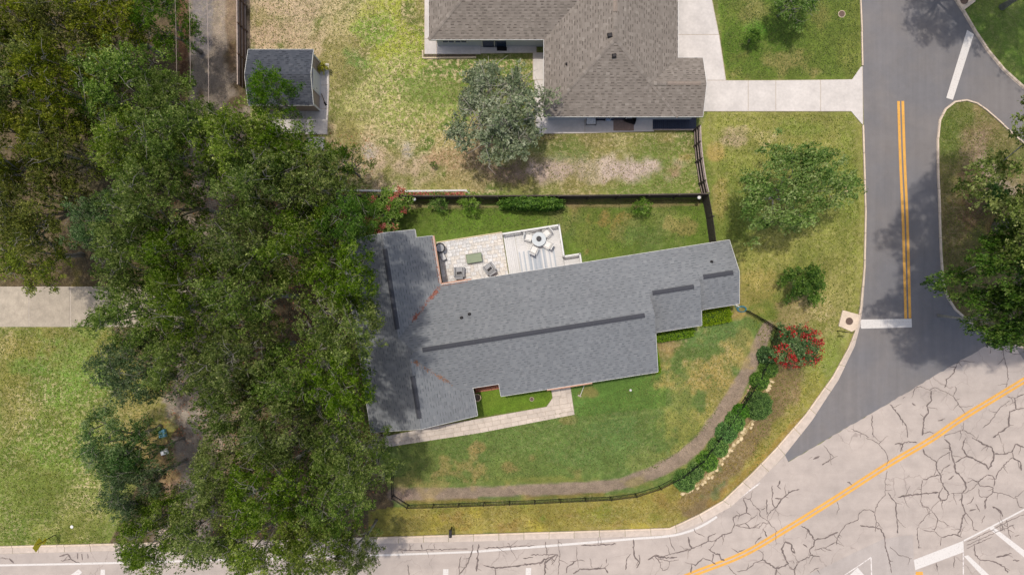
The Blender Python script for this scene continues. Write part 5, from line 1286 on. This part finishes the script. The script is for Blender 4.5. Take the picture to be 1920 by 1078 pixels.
hedge(13.75, 16.45, -5.25, -4.0, .85, lf_lime, 'widest lime green hedge at the right end of the grey roof')
hedge(9.95, 13.35, -5.95, -5.1, .75, lf_lime, 'lime green hedge under the middle step of the grey roof')
hedge(9.9, 10.42, -8.3, -6.0, .7, lf_lime, 'narrow lime green hedge running up the end of the long roof')
for i, u in enumerate((4.4, 5.3, 6.1, 7.0, 7.9, 8.8, 9.6)):
    X, Y = UV(u, -7.98); bush('low_shrub', X, Y, .42, .3, .5, lf_bright if i % 2 else lf_lime, ['low shrub under the eave right of the front path', 'low shrub second from the front path', 'low shrub third from the front path', 'middle low shrub under the long south eave',
         'low shrub fourth from the end of the long roof', 'low shrub next to the corner one', 'low shrub at the corner of the long roof'][i], TH, 'shrub', 'low shrubs under the long south eave', 2.2, .09, 420)
X, Y = P(996, 379, 1.8); bush('climbing_vine', X, Y, 2.35, .48, 2.15, lf_bright, 'dense green vine grown over the board fence', -.02, 'vine', None, 4, .15, 420)

# ------------------------------------------------------------------ edgings, scattered things
def stones(name, pts, n, s, mat, label, part, hgt=.12, w2=None):
    cx, cy, _ = centre(pts); root = empty(name, (cx, cy, 0), label, 'edging'); cum = [0]
    for a, b in zip(pts[:-1], pts[1:]): cum.append(cum[-1] + math.dist(a, b))
    for k in range(n):
        d = cum[-1] * (k + .5) / n; i = min(max(j for j in range(len(cum)) if cum[j] <= d), len(pts) - 2); t = (d - cum[i]) / (cum[i + 1] - cum[i])
        x, y = pts[i][0] + (pts[i + 1][0] - pts[i][0]) * t, pts[i][1] + (pts[i + 1][1] - pts[i][1]) * t
        an = math.atan2(pts[i + 1][1] - pts[i][1], pts[i + 1][0] - pts[i][0]); L = cum[-1] / n
        m = MB()
        if w2: m.rbox(0, 0, hgt / 2, L * .9, w2, hgt, an + random.uniform(-.06, .06), .02)
        else:
            q = [(L * .6 * random.uniform(.5, 1.2) * math.cos(a), s * random.uniform(.45, 1.15) * math.sin(a)) for a in [j * 1.047 for j in range(6)]]
            q = [(a * math.cos(an) - b * math.sin(an), a * math.sin(an) + b * math.cos(an)) for a, b in q]; m.prism(q, 0, hgt * random.uniform(.6, 1.1), .25)
        o = m.build(part, mat, root); o.location = (x - cx + (0 if w2 else random.gauss(0, .09)), y - cy + (0 if w2 else random.gauss(0, .09)), 0)
stones('stone_edging', px([(1446, 712), (1436, 735), (1432, 742)]), 5, .3, m_sand, 'short run of sandy stones above the ball-shaped shrub', 'stone')
stones('stone_edging', px([(1412, 788), (1398, 806), (1382, 828), (1362, 852), (1346, 872), (1334, 888), (1316, 905), (1298, 920), (1280, 926)]), 22, .2, m_sand, 'long run of sandy stones along the lower hedge shrubs', 'stone')
stones('stone_edging', px([(1408, 720), (1398, 745), (1380, 775), (1362, 800), (1345, 826), (1322, 850), (1300, 872), (1282, 888), (1268, 900)]), 34, .14, simple('tan_stone', (178, 150, 120), .9, .15, 8), 'thin run of tan stones inside the curved iron fence', 'stone', .08)
stones('brick_edging', px([(640, 357.5), (760, 359), (840, 358), (872, 357.5), (879, 360), (880, 366)]), 100, .1, m_white, 'white scalloped brick edging along the board fence', 'brick', .16, .15)
stones('brick_edging', px([(793, 95), (793, 110), (830, 109.5), (893, 108.5)]), 44, .1, simple('cream_brick', (228, 210, 180), .9, .1, 6), 'cream brick edging beside the neighbour patio', 'brick', .14, .12)
r = np.random.default_rng(3)
def scatter(name, n, fn, size, mat, label=None):
    pts = np.array([fn() for _ in range(n)]); o = bpy.data.objects.new(name, leaf_mesh(name, pts, size, 1.5, .7, mats=(mat,))); COL.objects.link(o); o['kind'] = 'stuff'
    return o
def bedp():
    x, y = P(random.uniform(742, 878), random.uniform(361, 367)); return (x, y, random.uniform(.02, .2))
scatter('red_flowers', 700, bedp, .12, lf_pink); scatter('flower_leaves', 260, bedp, .14, lf_loose)
def mulchp():
    x, y = P(random.uniform(796, 892), random.uniform(103.5, 107)); return (x, y, .015)
scatter('bark_mulch', 900, mulchp, .09, m_barkd)
def valley(a, b, w):
    def f():
        t = random.random(); t = t if random.random() < .5 else (.1 + .25 * random.random() if random.random() < .6 else .85 + .13 * random.random())
        u = a[0] + (b[0] - a[0]) * t + random.gauss(0, w); v = a[1] + (b[1] - a[1]) * t + random.gauss(0, w); x, y = UV(u, v); return (x, y, hz(u, v) + .03)
    return f
scatter('fallen_leaves', 430, valley((-5.3, .85), (-7.5, -1.25), .085), .075, m_litter)
scatter('fallen_leaves', 230, valley((-5.5, -6.3), (-7.8, -4.1), .085), .075, m_litter)
def eavel():
    u, v = ((-5.3, random.uniform(1.1, 4.6)) if random.random() < .55 else (random.uniform(-5.2, -3.2), .93)); u += random.gauss(0, .03); x, y = UV(u, v); return (x, y, hz(u, v) + .03)
scatter('gutter_leaves', 240, eavel, .07, m_litter)
def litter():
    x, y = P(random.uniform(300, 700), random.uniform(250, 1000)); return (x, y, random.uniform(.01, .04))
scatter('ground_litter', 5000, litter, .11, m_litter)
def cornerl():
    x, y = P(random.gauss(684, 9), random.gauss(815, 9)); return (x, y, random.uniform(.06, .09))
scatter('corner_litter', 700, cornerl, .1, m_litter)

# loose grass tufts and weeds standing proud of the mown lawns
LAWNS = [([(744, 835), (1000, 790), (1240, 702), (1330, 612), (1420, 600), (1330, 800), (1230, 880), (760, 912)], 17000, 0), ([(1345, 215), (1600, 215), (1612, 400), (1600, 600), (1520, 740), (1400, 900), (1440, 700), (1400, 560), (1390, 450), (1345, 440)], 17000, 1),
         ([(770, 390), (1310, 386), (1325, 440), (1100, 480), (1050, 420), (820, 440)], 7000, 0), ([(1350, 0), (1610, 0), (1610, 140), (1365, 148)], 8000, 0), ([(0, 616), (196, 616), (290, 720), (300, 800), (190, 880), (200, 1018), (0, 1018)], 17000, 1),
         ([(470, 0), (795, 0), (800, 112), (1000, 112), (1000, 250), (1300, 252), (1300, 352), (650, 352), (620, 250), (620, 110), (470, 88)], 24000, 2), ([(745, 956), (1140, 944), (1270, 912), (1400, 780), (1440, 840), (1255, 982), (745, 998)], 9000, 3), ([(1765, 230), (1800, 196), (1850, 215), (1900, 280), (1900, 500), (1775, 540)], 5000, 1)]
g_mats = [leaf_mat('grass_blade', (70, 98, 34), (108, 132, 56), (150, 158, 84), .3), leaf_mat('verge_blade', (80, 100, 38), (124, 138, 60), (172, 170, 98), .3), leaf_mat('straw_blade', (88, 108, 46), (148, 146, 84), (206, 190, 150), .25), leaf_mat('ochre_blade', (98, 104, 36), (150, 140, 60), (188, 172, 92), .3)]
for k in range(4):
    acc = []
    for poly, n, kk in LAWNS:
        if kk != k: continue
        xs_ = [p[0] for p in poly]; ys2 = [p[1] for p in poly]; c = 0
        while c < n:
            gx, gy = random.uniform(min(xs_), max(xs_)), random.uniform(min(ys2), max(ys2))
            if not in_poly((gx, gy), poly): c += .3; continue
            x, y = P(gx, gy); acc.append((x, y, random.uniform(.015, .05))); c += 1
    o = bpy.data.objects.new('grass_tufts', leaf_mesh('grass_tufts', np.array(acc), .11, .8, .45, mats=(g_mats[k],))); COL.objects.link(o); o['kind'] = 'stuff'
def strew(): x, y = P(random.uniform(620, 1600), random.uniform(0, 990)); return (x, y, .05)
# mailbox
g = empty('mailbox', P(847, 988) + (0,), 'black mailbox on a post at the kerb below the iron fence', 'mailbox')
m = MB(); m.box(0, 0, .5, .09, .09, 1.0); m.build('post', m_black, g)
m = MB(); w_ = .11; prof = [(-w_, 0), (-w_, .14)] + [(w_ * math.cos(a), .14 + w_ * math.sin(a)) for a in [math.pi - k * math.pi / 6 for k in range(1, 6)]] + [(w_, .14), (w_, 0)]
vs = [(x, y, 1.0 + zz) for y in (-.38, .2) for x, zz in prof]; n = len(prof)
m.add(vs, [tuple(range(n)), tuple(range(2 * n - 1, n - 1, -1))] + [(i, (i + 1) % n, n + (i + 1) % n, n + i) for i in range(n)]); bx = m.build('box', m_dark, g)
m = MB(); m.box(.125, -.2, 1.2, .01, .04, .12); m.build('flag', m_white, g)
# manholes
def manhole(x, y, rpx, label, pad=None, name='manhole_cover'):
    X, Y = P(x, y); root = empty(name, (X, Y, 0), label, 'manhole'); r_ = rpx / PPM
    if pad:
        q = [(a - X, b - Y) for a, b in px(pad)]; m = MB(); m.prism(q, 0, .11, .02); m.build('pad', m_kerb, root)
    zt = .115 if pad else .03
    m = MB(); m.lathe(0, 0, [(r_ * 1.12, 0), (r_ * 1.12, zt + .005), (r_, zt + .008)], 26); m.build('frame', m_kerb, root)
    m = MB(); m.lathe(0, 0, [(r_ * .96, 0), (r_ * .96, zt + .02), (r_ * .9, zt + .024)], 26); m.build('lid', m_rust, root)
manhole(1591, 602, 7.2, 'iron manhole lid in a square concrete pad by the stop line', [(1579, 581), (1612, 590), (1607, 616), (1596, 622), (1571, 611)])
manhole(1578, 27, 6, 'iron manhole lid in the lawn beside the pale drive')
manhole(1806, 2, 8, 'iron manhole lid in concrete by the give-way line', [(1792, -20), (1826, -14), (1828, 4), (1804, 22), (1793, 6)])
manhole(997, 748, 3.6, 'small brown cover in the grass of the front notch', name='irrigation_cover')
# signs
def sign_post(x, y, hgt, label, face, faz):
    X, Y = P(x, y); root = empty('road_sign', (X, Y, 0), label, 'sign')
    m = MB(); m.tube((0, 0, 0), (0, 0, hgt), .032, .032, 8); m.build('post', m_dark, root); face(root, hgt); return root
def f1(root, h):
    m_b = simple('sign_black', (40, 38, 20), .5)
    a = 1.35
    for k, (zz, s) in enumerate(((h - .1, .56), (h - .85, .27))):
        m = MB(); m.add([(math.cos(t) * s * math.cos(a), math.cos(t) * s * math.sin(a) - .04, zz + s * math.sin(t)) for t in [j * math.pi / 2 for j in range(4)]] + [(math.cos(t) * s * math.cos(a), math.cos(t) * s * math.sin(a) - .07, zz + s * math.sin(t)) for t in [j * math.pi / 2 for j in range(4)]],
              [(0, 1, 2, 3), (7, 6, 5, 4), (0, 4, 5, 1), (1, 5, 6, 2), (2, 6, 7, 3), (3, 7, 4, 0)]); m.build('sign_panel', m_ysign, root)
sign_post(104, 1002, 2.1, 'yellow diamond warning sign on a post at the lower left kerb', f1, 0)
def f2(root, h):
    m = MB(); s = .36
    m.add([(s * math.cos(t) * .95, .03 * d, h - .3 + s * math.sin(t)) for d in (0, .5) for t in [j * math.pi / 4 + .39 for j in range(8)]], [tuple(range(8)), tuple(range(15, 7, -1))] + [(i, (i + 1) % 8, 8 + (i + 1) % 8, 8 + i) for i in range(8)])
    m.build('sign_panel', m_dark, root)
sign_post(1569, 620, 2.4, 'stop sign seen edge-on just below the manhole pad', f2, 0)
# small things
def thing_box(name, x, y, h, sx, sy, sz, rz, mat, label, cat, parts=None, z0=0.0):
    X, Y = P(x, y, h); root = empty(name, (X, Y, z0), label, cat, rz=rz); m = MB(); m.rbox(0, 0, sz / 2, sx, sy, sz, 0, min(.03, sz * .2)); m.build('body', mat, root); return root
g = empty('utility_box', P(1587, 355) + (0,), 'tan double-lobed utility box on the verge by the airy tree', 'utility box')
for dy in (-.19, .19):
    m = MB(); m.rbox(0, dy, .16, .5, .3, .32, random.uniform(-.1, .1), .05); m.build('lid', m_sand, g)
m = MB(); m.box(.0, 0, .14, .34, .12, .26); m.build('strap', m_brick, g)
g = thing_box('storage_crate', 303, 813, .3, .5, .6, .35, .2, simple('blue_plastic', (130, 196, 220), .5, .05, 5), 'light blue crate on the sand under the oaks', 'crate')
g = thing_box('paper_box', 308, 847, .1, .62, .42, .12, .3, m_white, 'white flat box on the soil right of the blue crate', 'box')
g = empty('lawn_ornament', P(1182, 731) + (0,), 'small white ball on the lawn below the long roof', 'ball'); MB().lathe(0, 0, [(.04, 0), (.1, .06), (.1, .12), (.05, .18)], 12).build('ball', m_white, g)
g = empty('lawn_ornament', P(135, 987) + (0,), 'small white plate on the grass right of the yellow sign', 'plate'); MB().lathe(0, 0, [(.06, 0), (.13, .03), (.12, .05)], 12).build('plate', m_white, g)
g = empty('garden_tool', P(1092, 731) + (0,), 'white handled tool lying right of the front path', 'tool', rz=1.2)
m = MB(); m.tube((-.45, 0, .03), (.4, 0, .03), .022); m.build('handle', m_white, g); m = MB(); m.box(-.5, .05, .03, .12, .28, .03); m.build('head', m_fence_l, g)
g = empty('broom', P(607, 186) + (0,), 'dark broom lying on the pad beside the shed', 'broom', rz=-1.2)
m = MB(); m.tube((-.4, 0, .12), (.3, 0, .09), .03); m.build('handle', m_barkd, g); m = MB(); m.rbox(.42, 0, .11, .3, .13, .07, .2); m.build('head', m_black, g)
# neighbour's terrace
g = empty('door_mat', P(941, 90) + (.085,), 'black mat on the white patio outside the sliding door', 'mat'); m = MB(); m.rbox(0, 0, .015, .78, .55, .03, 0, .008); m.build('mat', m_black, g)
g = empty('outdoor_lamp', P(958, 83) + (.085,), 'thin black stand beside the black mat', 'stand'); m = MB(); m.tube((0, 0, 0), (-.03, .02, 1.0), .03); m.build('pole', m_black, g); MB().lathe(0, 0, [(.13, 0), (.13, .04), (.04, .06)], 12).build('base', m_black, g)
g = empty('brown_rug', P(1169, 228) + (.085,), 'brown rug under the black sofa on the white terrace', 'rug'); m = MB(); m.box(0, 0, .008, 1.6, 1.5, .016); m.build('weave', simple('brown_weave', (150, 128, 116), .95, .2, 6), g)
g = empty('garden_sofa', P(1180, 228) + (.1,), 'black garden sofa standing askew on the brown rug', 'sofa', rz=-.3)
m = MB(); m.rbox(0, 0, .2, .72, .36, .3, 0, .03); m.build('seat', m_black, g); m = MB(); m.rbox(0, .2, .42, .72, .1, .4, 0, .02); m.build('backrest', m_black, g)
for s in (-1, 1): m = MB(); m.rbox(s * .39, .02, .28, .08, .42, .44, 0, .02); m.build('armrest', m_black, g)
g = empty('wire_table', P(1107, 229) + (.085,), 'grey metal frame table on the white terrace', 'table')
m = MB(); [m.box(x, y, .42, sx, sy, .03) for x, y, sx, sy in ((0, .32, .8, .04), (0, -.32, .8, .04), (-.38, 0, .04, .6), (.38, 0, .04, .6))]; m.build('frame', m_dark, g)
m = MB(); m.box(0, 0, .41, .72, .6, .012); m.build('tabletop', m_paver, g)
for sx in (-1, 1):
    for sy in (-1, 1): m = MB(); m.tube((sx * .37, sy * .3, 0), (sx * .37, sy * .3, .41), .015); m.build('leg', m_dark, g)
g = empty('side_table', P(1139, 226) + (.085,), 'small pale blue side table between rug and frame table', 'table'); m = MB(); m.rbox(0, 0, .4, .42, .3, .04); m.build('tabletop', simple('pale_blue', (168, 184, 206), .5), g)
for sx in (-1, 1): m = MB(); m.box(sx * .17, 0, .19, .03, .26, .38); m.build('leg', m_white, g)
g = empty('dark_decking', P(1264, 225) + (0,), 'dark blue decking between the white terrace and the fence', 'deck')
m_navy = simple('navy_board', (48, 54, 72), .6, .12, 4, objvar=.1)
for k in range(22): m = MB(); m.rbox(-1.62 + .155 * k, .02, .06, .148, 1.55, .08, 0, .006); m.build('board', m_navy, g)
m = MB(); m.box(.02, -.79, .05, 3.42, .08, .12); m.build('edge_board', m_fence_l, g)
g = empty('patio_chair', P(1263, 222) + (.1,), 'pale chair on the dark blue decking', 'chair', rz=.5)
m = MB(); m.rbox(0, 0, .38, .4, .3, .05); m.build('seat', m_grey_cushion, g); m = MB(); m.box(0, .2, .6, .4, .04, .4); m.build('backrest', m_grey_cushion, g)
for sx in (-1, 1):
    for sy in (-1, 1): m = MB(); m.tube((sx * .18, sy * .13, 0), (sx * .18, sy * .13, .38), .014); m.build('leg', m_dark, g)
for (x, y) in ((777, 371), (1310, 368)):
    g = empty('fence_light', P(x, y + 3, 1.5) + (1.5,), 'round white lamp on the board fence, ' + ('near the pink tree' if x < 900 else 'by the fence corner'), 'lamp'); MB().lathe(0, 0, [(.05, 0), (.14, .08), (.13, .2), (.05, .26)], 12).build('globe', m_white, g)
# wires over the lane and their poles
for (x0, y0, x1, y1, h, lab) in ((326, -60, 331, 240, 7.6, 'left thin wire above the lane edge'), (353, -60, 356, 240, 7.6, 'middle thin wire above the lane'), (386, -60, 391, 240, 7.4, 'right brightest wire above the lane')):
    a, b = P(x0, y0, h), P(x1, y1, h); root = empty('power_line', (a[0], a[1], h), lab, 'wire')
    m = MB(); pts = [(a[0] + (b[0] - a[0]) * t - a[0], a[1] + (b[1] - a[1]) * t - a[1], -.5 * 4 * t * (1 - t) * .3) for t in [k / 10 for k in range(11)]]
    m.path(pts, [.012 if x0 != 386 else .02] * 11, 5); m.build('cable', m_fence_l, root)
a = P(358, 240, 7.6); g = empty('utility_pole', (a[0], a[1], 0), 'wooden pole among the oaks carrying the lane wires', 'pole')
m = MB(); m.tube((0, 0, 0), (0, 0, 8.0), .15, .1, 8); m.build('shaft', m_barkd, g); m = MB(); m.box(0, 0, 7.5, 2.4, .12, .12); m.build('crossarm', m_barkd, g)
